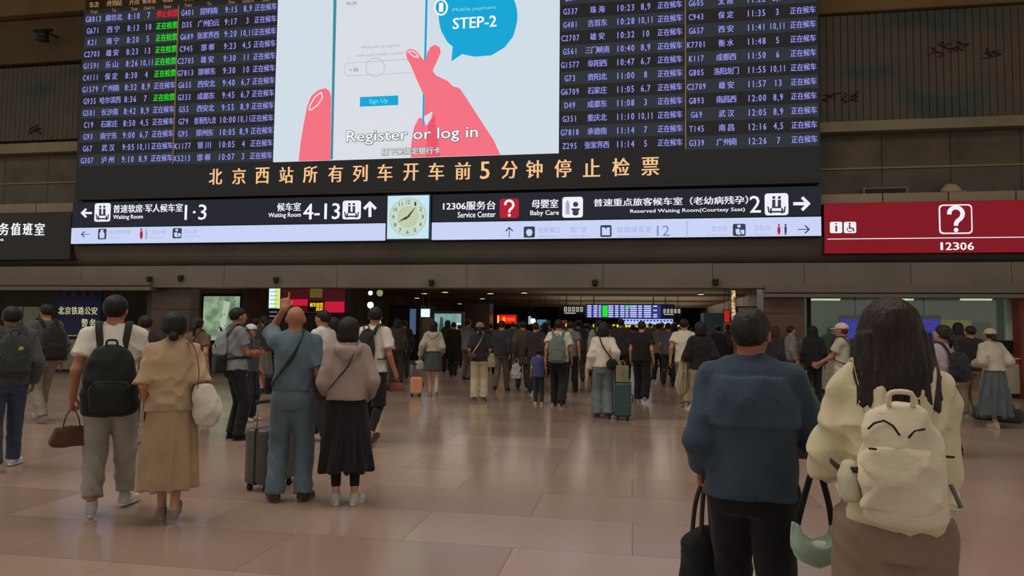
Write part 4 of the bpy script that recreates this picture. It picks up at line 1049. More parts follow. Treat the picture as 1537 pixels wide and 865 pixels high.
stext('Register or log in', 521, 190, 718, 219, whs, .004, .018)
for dx, dy_ in ((-.8, -.8), (.9, .9), (.8, -.8), (-.8, .8)): stext('接下来绑定银行卡', 574+dx, 221+dy_, 662+dx, 234+dy_, shd, .01, .013)
stext('接下来绑定银行卡', 574, 221, 662, 234, whs, .01, .018)

# ------------------------------------------------------------------ wayfinding strip with the clock between
def wf(py_left, px): return py_left-(px-110)*13.0/1100*1.0
YS = D-.18
cx0, cx1 = X(581, 325, YS), X(647, 325, YS)
zt0, zt1 = Z(672, 331.5, YS), Z(672, 292, YS)
zlo, zhi = Z(672, 360, YS), Z(672, 334, YS)
navy = led('signblack', (40, 42, 52), .8); strip = led('strip', (198, 208, 246), 1.0); sgw = led('signwhite', (236, 238, 255), 1.0); sgr = led('signred', (178, 30, 52), 1.0); sgk = led('signink', (60, 62, 84), .9); sgf = led('signfaint', (166, 172, 208), 1.0)
def wsign(px0, px1, label, lo=0, hi=0):
    x0 = X(px0, 330, YS) if px0 else 0; x1 = X(px1, 330, YS)
    r = empty('direction_sign', ((x0+x1)/2, YS, zlo), label, 'sign'); hw = (x1-x0)/2
    MB().box(-hw, hw, .02, .30, -.02, zt1-zlo+.02, .01).build('case', m_black, r)
    MB().box(-hw+.01, hw-.01, 0, .03, zhi-zlo+.03, zt1-zlo).build('black_panel', navy, r)
    MB().box(-hw+.01, hw-.01, -.01, .03, 0, zhi-zlo).build('white_panel', strip, r)
    return r
sl = wsign(108, 579, 'long lit direction sign left of the clock, pointing to the waiting rooms')
sr = wsign(648, 1233, 'long lit direction sign right of the clock, with a red question mark')
def S2(r, px, py): p = W(px, py, YS-.02); return p.x-r.location.x, p.z-r.location.z
def sbox(r, px0, py0, px1, py1, dy, m_, name, round_=True):
    a = S2(r, px0, py1); b_ = S2(r, px1, py0); rr = min(b_[0]-a[0], b_[1]-a[1])*.12 if round_ else 0
    pts = []
    for (cx_, cz_, a0) in ((b_[0]-rr, b_[1]-rr, 0), (a[0]+rr, b_[1]-rr, 90), (a[0]+rr, a[1]+rr, 180), (b_[0]-rr, a[1]+rr, 270)):
        for k in range(4 if round_ else 1): th = math.radians(a0+k*30); pts.append((cx_+rr*math.cos(th), cz_+rr*math.sin(th)))
    return MB().prism(pts, -dy-.006, -dy).build(name, m_, r)
def st(r, s_, px0, py0, px1, py1, m_, bold=.01, name='lettering', dy=.03):
    a = S2(r, px0, py1); b_ = S2(r, px1, py0); t = Txt(-dy); t.fit(s_, a[0], a[1], b_[0], b_[1], bold); return t.build(name, m_, r)
def pl(r, pts, m_, name='symbol', dy=.03):
    q = [S2(r, *p) for p in pts]; return MB().prism(q, -dy-.004, -dy).build(name, m_, r)
def qmark(r, px0, py0, px1, py1, m_, wd):
    w_, h_ = px1-px0, py1-py0; q = [(.06, .30), (.10, .16), (.28, .05), (.52, .02), (.76, .07), (.92, .20), (.92, .34), (.80, .47), (.62, .56), (.52, .66), (.51, .76)]
    pts = [(px0+w_*a, py0+h_*b_) for a, b_ in q]; P_ = [S2(r, *p) for p in pts]; k_ = .0170*wd/2
    me = MB(); S_ = spline([(x, 0, z) for x, z in P_], 4); L_ = []
    for i, p in enumerate(S_):
        t = (S_[min(i+1, len(S_)-1)]-S_[max(i-1, 0)]).normalized(); L_.append(((p.x-t.z*k_, p.z+t.x*k_), (p.x+t.z*k_, p.z-t.x*k_)))
    for (a, b_), (c_, d_) in zip(L_[:-1], L_[1:]): me.raw([(a[0], -.032, a[1]), (c_[0], -.032, c_[1]), (d_[0], -.032, d_[1]), (b_[0], -.032, b_[1])], [(0, 1, 2, 3)])
    me.build('symbol', m_, r); c0 = S2(r, px0+w_*.51, py0+h_*.93); pl(r, arc(px0+w_*.51, py0+h_*.93, wd*.62, wd*.62, 0, 340, 12)[::-1], m_)
def arrow(r, cx_, cy_, sz, ang, m_, t=.28):
    P_ = [(-1, 0), (-.15, .85), (.12, .62), (-.32, .18), (1, .18), (1, -.18), (-.32, -.18), (.12, -.62), (-.15, -.85)]
    if t < .2: P_ = [(-1, 0), (-.25, .75), (-.08, .62), (-.62, .07), (1, .07), (1, -.07), (-.62, -.07), (-.08, -.62), (-.25, -.75)]
    c_, s_ = math.cos(ang), math.sin(ang); pl(r, [(cx_+sz*(x*c_-y*s_), cy_+sz*(x*s_+y*c_)) for x, y in P_][::-1], m_, 'arrow')
def seatpic(r, px0, py0, px1, py1):
    sbox(r, px0, py0, px1, py1, .02, sgw, 'pictogram_panel'); w_, h_ = px1-px0, py1-py0
    f = lambda pts: pl(r, [(px0+w_*x, py0+h_*y) for x, y in pts], sgk, 'pictogram_figure')
    for cx_ in (.38, .62):
        f([(cx_-.06, .14), (cx_+.06, .14), (cx_+.06, .26), (cx_-.06, .26)]); f([(cx_-.07, .30), (cx_+.07, .30), (cx_+.07, .62), (cx_-.07, .62)])
    f([(.10, .60), (.16, .60), (.20, .80), (.80, .80), (.84, .60), (.90, .60), (.86, .88), (.14, .88)]); f([(.30, .60), (.70, .60), (.70, .68), (.30, .68)]); f([(.22, .68), (.30, .68), (.30, .92), (.22, .92)]); f([(.70, .68), (.78, .68), (.78, .92), (.70, .92)])
arrow(sl, 130, 320, 8.5, 0, sgw); seatpic(sl, 141.5, 305, 166.5, 333)
st(sl, '普速软席·军人候车室', 170, 305.5, 275, 320, sgw, .03); st(sl, 'Waiting Room', 170, 322, 215, 331, sgw, .02)
st(sl, '1·3', 277, 307, 311, 330.5, sgw, .015, 'number')
st(sl, '候车室', 416, 304, 452, 317.5, sgw, .03); st(sl, 'Waiting Room', 403, 319, 452, 328.5, sgw, .02); st(sl, '4-13', 455, 305, 511, 330, sgw, .02, 'number')
seatpic(sl, 514, 301, 542, 329.5); arrow(sl, 555.5, 314, 12, math.pi/2, sgw)
st(sr, '12306服务台', 665, 301.5, 744, 316, sgw, .03); st(sr, 'Service Center', 687, 317.5, 744, 327, sgw, .02)
sbox(sr, 750, 298, 779, 327.5, .02, sgr, 'red_panel'); qmark(sr, 757.5, 301, 771.5, 325, sgw, 3.6)
st(sr, '母婴室', 798, 299, 838, 313, sgw, .03); st(sr, 'Baby Care', 796, 315.5, 839, 325.5, sgw, .02)
sbox(sr, 844, 295.5, 875, 327, .02, sgw, 'pictogram_panel')
pl(sr, [(849, 305), (852, 300), (855, 305), (855, 322), (849, 322)], sgf, 'pictogram_figure'); pl(sr, arc(864, 307, 4, 4, 0, 340, 12)[::-1], sgk, 'pictogram_figure'); pl(sr, [(857, 313), (871, 313), (869, 317), (859, 317)], sgk, 'pictogram_figure'); pl(sr, arc(864, 320, 5, 4, 0, 340, 12)[::-1], sgk, 'pictogram_figure')
st(sr, '普速重点旅客候车室（老幼病残孕）', 891, 294, 1123, 310.5, sgw, .03); st(sr, 'Reserved Waiting Room(Courtesy Seat)', 946, 311.5, 1118, 321.5, sgw, .02)
st(sr, '2', 1125, 294, 1142, 319.5, sgw, .015, 'number'); seatpic(sr, 1148, 290, 1183, 323.5); arrow(sr, 1203.5, 306, 13, math.pi, sgw)
# pale strip contents
def icon(r, px0, py0, px1, py1, k):
    sbox(r, px0, py0, px1, py1, .02, sgk, 'pictogram_panel'); w_, h_ = px1-px0, py1-py0
    f = lambda pts: pl(r, [(px0+w_*x, py0+h_*y) for x, y in pts], strip, 'pictogram_figure')
    if k == 0: f([(.3, .1), (.7, .1), (.62, .25), (.8, .45), (.75, .9), (.25, .9), (.2, .45), (.38, .25)])
    elif k == 1: f([(.35, .1), (.6, .1), (.6, .3), (.35, .3)]); f([(.2, .45), (.5, .4), (.6, .9), (.25, .85)]); f([(.6, .5), (.9, .5), (.9, .85), (.68, .85)])
    elif k == 2: f(arc(px0, py0, 0, 0, 0, 0, 1)[0:0]+[(.2, .5), (.35, .25), (.65, .25), (.8, .5), (.65, .85), (.35, .85)])
    else: f([(.15, .2), (.4, .2), (.5, .35), (.6, .2), (.85, .2), (.85, .85), (.15, .85)])
arrow(sl, 128.5, 352, 6.5, 0, sgk, .1); icon(sl, 147, 343.5, 160, 359.5, 0); st(sl, '自动售取票', 164, 345, 197, 352, sgf, 0); st(sl, 'Ticket Vending', 164, 355, 180, 358, sgf, 0)
def man(r, px, py, m_, fem=False):
    pl(r, arc(px, py-6.3, 1.5, 1.8, 0, 340, 10)[::-1], m_, 'pictogram_figure'); pl(r, [(px-1.8, py-4), (px+1.8, py-4), (px+(2.4 if fem else 1.6), py+3), (px+1, py+8), (px-1, py+8), (px-(2.4 if fem else 1.6), py+3)], m_, 'pictogram_figure')
man(sl, 212.5, 351, sgr, True); man(sl, 220, 351, sgf); st(sl, '卫生间', 227, 345, 248, 352, sgf, 0); st(sl, 'Restrooms', 227, 355, 247, 358, sgf, 0)
icon(sl, 259, 342.5, 273, 358, 1); st(sl, '饮水处', 277, 344.5, 296, 351.5, sgf, 0); st(sl, 'Drinking Water', 277, 354, 303, 357, sgf, 0)
arrow(sr, 764.5, 348.5, 8, math.pi/2, sgk, .1); icon(sr, 786, 340, 803, 357, 2); st(sr, '自助餐厅', 809, 340.5, 842, 350, sgf, 0); st(sr, 'Buffet Room', 809, 353, 838, 356.5, sgf, 0)
st(sr, '南广场', 856, 340, 880, 350, sgf, 0); st(sr, 'South Square', 855, 353, 885, 356.5, sgf, 0); icon(sr, 901, 338, 918, 356, 3); st(sr, '软席候车室', 926, 339.5, 978, 350, sgf, 0); st(sr, 'Waiting Room Second Floor', 926, 352.5, 976, 356, sgf, 0)
st(sr, '12', 986, 338.5, 1005, 354.5, led('signfaint2', (130, 136, 180), 1), 0, 'number'); sbox(sr, 1030.5, 332, 1031.6, 357, .015, sgf, 'divider', False)
st(sr, '饮水处', 1068, 339, 1092, 348, sgf, 0); st(sr, 'Drinking Water', 1060, 351, 1095, 355, sgf, 0); icon(sr, 1100, 336, 1119, 354.5, 1); st(sr, '卫生间', 1131, 338, 1156, 347, sgf, 0); st(sr, 'Restrooms', 1134, 350, 1156, 354, sgf, 0)
man(sr, 1169, 344.5, sgr, True); man(sr, 1179, 344.5, sgk); arrow(sr, 1206.5, 344.5, 9, math.pi, sgk, .1)
# clock
r = empty('clock', ((cx0+cx1)/2, YS-.08, Z(613, 360, YS)), 'square backlit clock between the two halves of the direction sign', 'clock'); hw = (cx1-cx0)/2; hh = (Z(613, 293.5, YS)-Z(613, 360, YS))
MB().box(-hw, hw, .02, .40, -.02, hh+.02, .015).build('case', paint('clockcase', (40, 70, 76), .4), r)
MB().box(-hw+.04, hw-.04, 0, .03, .02, hh-.02).build('lit_panel', led('clockpanel', (196, 226, 240), 1.0), r)
def disc(cx_, cz_, ro, ri, y, m_, name, n=48):
    me = MB(); vs = []
    for i in range(n): a = 2*math.pi*i/n; vs += [(cx_+ro*math.cos(a), y, cz_+ro*math.sin(a)), (cx_+ri*math.cos(a), y, cz_+ri*math.sin(a))]
    me.raw(vs, [(2*i, 2*((i+1) % n), 2*((i+1) % n)+1, 2*i+1) for i in range(n)]); return me.build(name, m_, r)
cz = hh/2+.0; disc(0, cz, hw*.82, .001, -.006, led('clockface', (196, 214, 196), 1.0), 'face'); disc(0, cz, hw*.84, hw*.82, -.010, led('clockring', (150, 176, 170), 1.0), 'ring'); disc(0, cz, hw*.45, .001, -.012, led('clockinner', (190, 200, 166), 1), 'inner_face'); disc(0, cz, hw*.46, hw*.445, -.013, led('clockring', (150, 176, 170), 1.0), 'ring')
ink = led('clockink', (56, 66, 60), .8)
for i in range(1, 13):
    a = math.pi/2-i*math.pi/6; x_, z_ = math.cos(a)*hw*.66, cz+math.sin(a)*hw*.66; s_ = hw*.085; wd = s_*(.5 if i == 1 else .7 if i < 10 else 1.0)
    t = Txt(-.014); t.fit(str(i), x_-wd, z_-s_, x_+wd, z_+s_, .01); t.build('numeral', ink, r)
def handm(a, l, w_, nm):
    dx, dz = math.cos(a), math.sin(a); nx, nz = -dz, dx
    MB().prism([(-dx*l*.25-nx*w_*.6, cz-dz*l*.25-nz*w_*.6), (dx*l*.3-nx*w_, cz+dz*l*.3-nz*w_), (dx*l, cz+dz*l), (dx*l*.3+nx*w_, cz+dz*l*.3+nz*w_), (-dx*l*.25+nx*w_*.6, cz-dz*l*.25+nz*w_*.6)], -.030, -.022).build(nm, ink, r)
handm(math.radians(50), hw*.60, hw*.035, 'minute_hand'); handm(math.radians(207), hw*.50, hw*.045, 'hour_hand')

# ------------------------------------------------------------------ red enquiry sign (right) and duty office sign (left)
YR2 = D-.05
x0, x1 = X(1237, 340, YR2), XR1-4; z0, z1 = Z(1390, 379.5, YR2), Z(1390, 303, YR2)
r = empty('enquiry_sign', ((x0+x1)/2, YR2, z0), 'long red lit enquiry sign with a white question mark and 12306', 'sign')
MB().box(x0-r.location.x, x1-r.location.x, .02, .6, -.01, z1-z0+.01, .01).build('case', paint('signredcase', (96, 22, 30), .5), r)
MB().box(x0-r.location.x+.01, x1-r.location.x-.01, 0, .03, .0, z1-z0).build('red_panel', led('signpanelred', (126, 24, 36), 1.0), r)
YS_ = YS
def S2(r, px, py): p = W(px, py, (YR2 if r.name.startswith('enquiry') else YL2)-.02); return p.x-r.location.x, p.z-r.location.z
wp = led('signwhite', (236, 238, 255), 1.0)
def S_frame(r, px0, py0, px1, py1, t_):
    sbox(r, px0, py0, px1, py1, .012, wp, 'symbol_frame'); sbox(r, px0+t_, py0+t_, px1-t_, py1-t_, .020, led('signpanelred', (126, 24, 36), 1.0), 'symbol_field')
S_frame(r, 1410, 306.5, 1459, 351.5, 2); qmark(r, 1423, 311, 1446, 348, wp, 5.5)
sbox(r, 1246, 333, 1264, 350, .012, wp, 'symbol_field'); st(r, 'i', 1253.5, 335, 1256.5, 348, led('signpanelred', (126, 24, 36), 1.0), .06, 'symbol')
sbox(r, 1267, 333, 1285, 350, .012, wp, 'symbol_field'); rd = led('signpanelred', (126, 24, 36), 1.0)
pl(r, arc(1275, 336, 1.6, 1.6, 0, 340, 10)[::-1], rd); pl(r, [(1273.6, 338), (1276.2, 338), (1276.6, 342), (1281, 342), (1282.5, 347.5), (1280.5, 347.8), (1279.4, 344), (1274.4, 344)], rd); pl(r, arc(1275.5, 344.5, 4.6, 4, 130, 330, 10)+arc(1275.5, 344.5, 3.2, 2.8, 330, 130, 10), rd)
sbox(r, 1242, 355, 1700, 358.5, .012, wp, 'white_line', False)
x_ = 1408
for i, ch in enumerate('12306'): st(r, ch, 1408+i*11+(3.5 if i == 0 else 0), 364, 1417.5+i*11-(2.5 if i == 0 else 0), 375.5, wp, .03 if i else .016)
YL2 = D-.05
x0, x1 = XL0+6, X(106, 350, YL2); z0, z1 = Z(50, 390, YL2), Z(50, 319, YL2)
r = empty('duty_office_sign', (x1-4, YL2, z0), 'black duty office sign with white lettering at the far left', 'sign')
MB().box(x0-r.location.x, x1-r.location.x, 0, .6, 0, z1-z0, .01).build('panel', paint('dutyblack', (40, 40, 40), .5), r)
for i, ch in enumerate('客运服务值班室'): 
    px = -56+i*17.8; st(r, ch, px+1, 334.5+(.3), px+17, 353.5, wp, .035)
st(r, 'Duty Office', -50, 357, 6, 364, wp, .02)

# ------------------------------------------------------------------ lit things inside the corridor
def lightbox(name, px0, px1, py0, py1, Y, face, label, cat, frame=.05, ground=False, thick=.2, cont=None, fcol=(30, 30, 32)):
    x0, x1, z0, z1 = rect_on(px0, px1, py0, py1, Y); xc_ = (x0+x1)/2
    base = 0 if ground else z0
    r = empty(name, (xc_, Y, base), label, cat); hw = (x1-x0)/2
    fm = paint('frame_%d_%d_%d' % fcol, fcol, .5)
    MB().box(-hw-frame, hw+frame, .01, thick, z0-base-frame, z1-base+frame, .01).build('frame', fm, r)
    MB().box(-hw, hw, -.008, .02, z0-base, z1-base).build('lit_panel', face, r)
    if ground:
        for sx in (-1, 1): MB().box(sx*hw*.8-.05, sx*hw*.8+.05, .03, thick-.03, 0, z0-frame).build('post', fm, r)
    elif z1 < 3.4:
        for sx in (-1, 1): MB().box(sx*hw*.7-.012, sx*hw*.7+.012, .08, .10, z1-base, ZC-base).build('hanger', fm, r)
    if cont: cont(r, hw, z0-base, z1-base)
    return r
def lpic(name, c1, c2, sc_=3.0, e=1.0):
    m_ = bpy.data.materials.new('led_'+name); m_.use_nodes = True; nt = m_.node_tree; b = nt.nodes['Principled BSDF']
    tc = nt.nodes.new('ShaderNodeTexCoord'); n = nt.nodes.new('ShaderNodeTexNoise'); n.inputs['Scale'].default_value = sc_; n.inputs['Detail'].default_value = 4; nt.links.new(tc.outputs['Object'], n.inputs['Vector'])
    r_ = nt.nodes.new('ShaderNodeValToRGB'); r_.color_ramp.elements[0].position = .42; r_.color_ramp.elements[1].position = .6; r_.color_ramp.elements[0].color = (*L3(c1), 1); r_.color_ramp.elements[1].color = (*L3(c2), 1); nt.links.new(n.outputs['Fac'], r_.inputs[0])
    nt.links.new(r_.outputs[0], b.inputs['Emission Color']); b.inputs['Emission Strength'].default_value = e; b.inputs['Base Color'].default_value = (.02, .02, .02, 1); return m_
def c_map(r, hw, z0, z1):
    m = MB(); rg = random.Random(2)
    for i in range(14): x_ = rg.uniform(-hw*.8, hw*.8); z_ = rg.uniform(z0+.1, z1-.1); m.box(x_-.02, x_+.02, -.014, -.009, z_-.03, z_+.03)
    m.build('map_marks', led('mapmark', (84, 110, 84), 1), r)
    MB().prism([(-hw*.1, z0+.3), (hw*.2, z0+.4), (hw*.5, z1-.2), (hw*.15, z1-.15)], -.013, -.009).build('map_area', led('maparea', (170, 186, 160), 1), r)
lightbox('lightbox', 305, 359, 445, 511, D+3.2, lpic('map', (96, 124, 92), (150, 168, 140), 2.2), 'tall pale green lit map box left of the man with folded arms', 'lightbox', .09, True, .3, c_map)
def c_scr(r, hw, z0, z1):
    MB().box(hw*.05, hw, -.014, -.009, z0+.02, z1-.02).build('yellow_area', led('yel', (220, 230, 120), 1), r)
    m = MB()
    for i in range(7): z_ = z1-.12-.13*i; m.box(-hw*.8, hw*.6, -.018, -.014, z_, z_+.025)
    m.build('lines', led('lines', (120, 150, 170), 1), r)
lightbox('info_screen', 404, 420, 433, 463, D+3.0, led('scrw', (214, 240, 250), 1.1), 'bright upright white and yellow screen above the pointing hand', 'screen', .03, False, .08, c_scr)
lightbox('exit_sign', 288, 297, 437, 443, D+1.25, led('exitg', (40, 120, 40), .8), 'tiny green exit sign left of the tall green lightbox', 'sign', .02, False, .06, lambda r, hw, z0, z1: MB().prism([(-hw*.6, (z0+z1)/2), (0, z1-.02), (0, (z0+z1)/2+.015), (hw*.7, (z0+z1)/2+.015), (hw*.7, (z0+z1)/2-.015), (0, (z0+z1)/2-.015), (0, z0+.02)], -.014, -.009).build('arrow', led('exitw', (150, 230, 140), 1), r))
# red shop front
YF = 26.5
def c_shop(r, hw, z0, z1):
    def bx(px0, px1, py0, py1, m_, nm, dy=.01):
        a, b_, c_, d_ = rect_on(px0, px1, py0, py1, YF); return MB().box(a-r.location.x, b_-r.location.x, -dy-.03, -dy, c_-r.location.z, d_-r.location.z).build(nm, m_, r)
    bx(433, 462, 449.5, 459, led('shopred', (196, 26, 58), 1), 'red_band'); bx(487, 517, 453, 469, led('shopred', (196, 26, 58), 1), 'red_band')
    bx(463, 488, 452, 468, m_black, 'message_panel'); 
    t = Txt(-.06); a, b_, c_, d_ = rect_on(466, 486, 454.5, 461, YF); t.fit('候车检票', a-r.location.x, c_-r.location.z, b_-r.location.x, d_-r.location.z, .04)
    a, b_, c_, d_ = rect_on(475, 486, 461, 467, YF); t.fit('进站', a-r.location.x, c_-r.location.z, b_-r.location.x, d_-r.location.z, .04); t.build('lettering', led('shopyellow', (250, 206, 40), 1.1), r)
    bx(466, 484, 432, 447, led('olive', (92, 82, 34), .9), 'olive_sign')
lightbox('shop_front', 421, 518, 434, 470, YF, led('shopdark', (70, 24, 26), .8), 'dark red shop sign with bright red bands and a yellow message', 'sign', .03, False, .5, c_shop)
def globe(px, py, Y, rpx, col, label, e=1.6):
    p = W(px, py, Y); k_ = Y/1050*rpx; r = empty('wall_lamp', p, label, 'lamp', 'small shop lamps in the corridor')
    s = Sdf(); s.ell((0, 0, 0), (k_, k_, k_*1.1), .01); sdf_obj('globe', s, led('globe%d' % px, col, e), r, k_/5)
    MB().cyl((0, 0, k_), (0, 0, ZC-p.z), .012, 6).build('rod', m_black, r); MB().cyl((0, 0, k_*.8), (0, 0, k_*1.2), k_*.5, 10).build('collar', m_black, r)
globe(556, 458, 27, 5, (214, 230, 220), 'round white lamp to the right of the red shop sign'); globe(558, 465, 27.5, 3, (190, 214, 200), 'small greenish lamp below the round white lamp')
globe(570, 440, 26, 5, (140, 150, 100), 'yellowish square lamp high beside the white lamp', .9); globe(556, 440, 27, 3.5, (130, 140, 120), 'dim white lamp high above the round white lamp', .8)
globe(491, 466, 27, 3, (250, 170, 120), 'small orange lamp below the red shop sign')
p = W(567, 495, 24); r = empty('cone_lamp', (p.x, 24, 0), 'glowing yellow cone with a white tip beyond the person with the sling bag', 'lamp')
z0_, z1_, z2_ = Z(567, 497, 24), Z(567, 480, 24), Z(567, 466, 24)
MB().tube([(0, 0, z0_), (0, 0, z1_)], [.17, .09], 14).build('cone', led('coney', (214, 220, 70), 1.1), r, True); MB().tube([(0, 0, z1_), (0, 0, z2_)], [.08, .02], 12).build('tip', led('conew', (236, 240, 200), 1.1), r, True); MB().cyl((0, 0, 0), (0, 0, z0_), .05, 10).build('post', m_black, r)
# dark kiosk block with blue panels
def block(px0, px1, pyt, Y, dep, col, label, name='kiosk', cat='kiosk', m_=None):
    x0, x1, z0, z1 = rect_on(px0, px1, pyt, pyt, Y); r = empty(name, ((x0+x1)/2, Y, 0), label, cat); hw = (x1-x0)/2; z1 = min(z1, ZC-.02)
    m_ = m_ or paint('block_%d_%d_%d' % col, col, .5)
    MB().box(-hw, hw, .02, dep, 0, z1, .02).build('body', m_, r)
    n = max(1, int(2*hw/.9)); st_ = 2*hw/n
    for i in range(n): MB().box(-hw+i*st_+.01, -hw+(i+1)*st_-.01, 0, .03, .12, z1-.05, .006).build('panel', m_, r)
    MB().box(-hw-.01, hw+.01, -.01, dep+.01, 0, .1).build('plinth', m_black, r); return r
block(583, 630, 458, 30, 2.5, (24, 22, 24), 'black kiosk with a blue lit panel in the far corridor')
lightbox('blue_panel', 615, 624, 464, 502, 29.8, led('bluepan', (70, 92, 120), .9), 'narrow dim blue lit panel on the black kiosk', 'screen', .02, True, .1)
lightbox('white_screen', 632, 645, 464, 476, 27.5, led('scrw2', (214, 240, 255), 1.2), 'small bright white screen above the woman with the pink suitcase', 'screen', .03, False, .08)
block(634, 650, 478, 28.5, .5, (96, 84, 62), 'beige pillar under the small bright white screen', 'pillar', 'pillar')
def c_ad(r, hw, z0, z1):
    m = MB(); m.prism([(-hw*.75, z0), (-hw*.62, z1-.5), (-hw*.55, z1-.12), (-hw*.4, z1-.15), (-hw*.3, z1-.5), (-hw*.25, z0)], -.014, -.009).build('figure', led('adfig', (60, 70, 76), .9), r)
    m = MB()
    for i in range(6): m.box(-hw*.05+i*.1, -hw*.05+i*.1+.07, -.014, -.009, z1-.45, z1-.36)
    m.box(-hw*.05, hw*.6, -.014, -.009, z1-.62, z1-.56).build('ad_lettering', led('adtxt', (210, 232, 236), 1), r)
    MB().box(hw*.7, hw*.95, -.014, -.009, z0+.1, z1-.5).build('yellow_patch', led('adyel', (190, 190, 90), 1), r)
lightbox('advert', 652, 692, 471, 512, 27, lpic('ad', (74, 122, 126), (128, 164, 160), 1.2), 'wide teal lit advert behind the woman in the short skirt', 'advert', .08, True, .3, c_ad)
block(697, 735, 455, 36, 1, (56, 46, 40), 'brown pillar right of the teal advert', 'pillar', 'pillar', m_mb2)
def c_red(r, hw, z0, z1):
    MB().box(-hw*.95, -hw*.8, -.016, -.009, z0+.04, z1-.04).build('yellow_bar', led('ry', (255, 190, 90), 1.2), r)
    MB().box(-hw*.45, -hw*.1, -.016, -.009, z0+.12, z1-.12).build('orange_block', led('ro', (255, 140, 40), 1.2), r)
    m = MB()
    for i in range(5): m.box(hw*(.05+.17*i), hw*(.16+.17*i), -.016, -.009, z0+.15, z1-.15)
    m.build('lettering', led('rr', (255, 90, 60), 1.1), r)
lightbox('led_sign', 746, 775, 473, 486, 38, led('redled', (214, 24, 20), 1.1), 'small glowing red and orange sign in the far corridor above the crowd', 'sign', .04, False, .1, c_red)
lightbox('white_screen', 793, 797, 475, 487, 40, led('scrdim', (170, 180, 200), .8), 'thin pale upright screen right of the glowing red sign', 'screen', .03, False, .08)
globe(800, 482, 40, 4, (240, 230, 200), 'warm white lamp between the red sign and the small teal screen'); 
lightbox('teal_screen', 806, 820, 480, 492, 42, led('tealscr', (80, 130, 150), .9), 'small teal screen far away above the man in the white tee', 'screen', .04, False, .08)
for px, py, c_, lb in ((845, 484, (180, 40, 40), 'tiny dim red sign under the left half of the far timetable'), ):
    lightbox('led_sign', px-8, px+6, py-3, py+2, 45, led('tinyred', (120, 40, 36), .9), lb, 'sign', .02, False, .06)
# far departure board
YB2 = 40
x0, x1, z0, z1 = rect_on(880, 992, 458, 477, YB2)
r = empty('departure_board', ((x0+x1)/2, YB2, z0), 'small far departure board hanging over the crowd in the corridor', 'departure board'); hw = (x1-x0)/2
MB().box(-hw-.06, hw+.75, .01, .3, -.06, z1-z0+.06, .01).build('case', led('farcase', (24, 28, 60), .6), r)
MB().box(-hw, hw, -.005, .012, 0, z1-z0).build('display', led('farbg', (52, 58, 130), .9), r)
m, mg = MB(), MB(); rg = random.Random(4); nr = 6; hh_ = (z1-z0)/nr
cw_ = [(-.97, -.86), (-.80, -.70), (-.66, -.60), (-.40, -.27), (-.22, -.13), (-.08, .03), (.06, .14), (.18, .36), (.40, .50), (.55, .74), (.80, .9)]
for j in range(nr):
    for a, b_ in cw_:
        if rg.random() < .93: m.box(a*hw, b_*hw, -.02, -.008, hh_*j+hh_*.2, hh_*j+hh_*.78)
mg.box(-.56*hw, -.42*hw, -.02, -.008, .04, z1-z0-.04); mg.box(.08*hw, .2*hw, -.03, -.02, z1-z0-hh_*1.1, z1-z0-.02)
m.build('train_rows', led('fartext', (190, 196, 240), 1.1), r, kind='stuff'); mg.build('status_cells', led('led_green', (30, 226, 40), 1.0), r)
for sx in (-1, 1): MB().box(sx*hw*.8-.03, sx*hw*.8+.03, .1, .16, z1-z0, ZC-z0).build('hanger', m_black, r)
def glyphs(px0, px1, py0, py1, Y, n, label, col=(170, 174, 160)):
    x0, x1, z0, z1 = rect_on(px0, px1, py0, py1, Y); r = empty('direction_sign', ((x0+x1)/2, Y, z0), label, 'sign'); hw = (x1-x0)/2
    MB().box(-hw-.05, hw+.05, .01, .12, -.08, z1-z0+.08, .01).build('panel', m_black, r)
    w_ = 2*hw/n; h_ = z1-z0; m = MB()
    for i in range(n):
        a = -hw+i*w_+.03; b_ = a+w_-.07; m.box(a, b_, -.01, 0, h_-.05, h_).box(a, b_, -.01, 0, h_*.3, h_*.3+.05).box(a, a+.05, -.01, 0, h_*.3, h_).box(b_-.05, b_, -.01, 0, h_*.3, h_)
    m.box(-hw*.9, hw*.2, -.01, 0, 0, h_*.16); m.build('lettering', led('glyph%d' % px0, col, .9), r)
    for sx in (-1, 1): MB().box(sx*hw*.7-.02, sx*hw*.7+.02, .03, .07, h_, ZC-z0).build('hanger', m_black, r)
glyphs(846, 876, 461, 471, 39, 5, 'dim outlined lettering sign left of the far departure board'); glyphs(995, 1022, 464, 473, 39, 5, 'dim outlined lettering sign at the right end of the far departure board')
def c_strip(r, hw, z0, z1):
    m = MB(); n = 16
    for i in range(n): m.box(-hw+2*hw*(i+.2)/n, -hw+2*hw*(i+.75)/n, -.016, -.009, z0+(z1-z0)*.55, z1-.05)
    m.build('lettering', led('striptxt', (40, 50, 120), .8), r)
lightbox('direction_sign', 930, 1010, 479, 487, 46, led('farstrip', (170, 184, 236), 1.1), 'thin blue white lit sign below the far departure board', 'sign', .04, False, .1, c_strip)
x0, x1, z0, z1 = rect_on(846, 1030, 487, 492, 52); r = empty('led_sign', ((x0+x1)/2, 52, z0), 'far thin black sign with a row of yellow characters above the heads', 'sign'); hw = (x1-x0)/2
MB().box(-hw, hw, .01, .1, -.05, z1-z0+.05).build('panel', m_black, r); m = MB()
for i in range(30):
    f_ = i/29; 
    if i in (2, 4, 6, 8, 10, 11, 22): continue
    x_ = -hw*.97+2*hw*.95*f_; m.box(x_, x_+.15, -.01, 0, .02, z1-z0-.02).box(x_+.18, x_+.24, -.01, 0, .05, z1-z0-.06)
m.build('lettering', led('yellowdots', (240, 220, 40), 1.1), r)
for sx in (-1, 1): MB().box(sx*hw*.7-.02, sx*hw*.7+.02, .03, .07, z1-z0, ZC-z0).build('hanger', m_black, r)
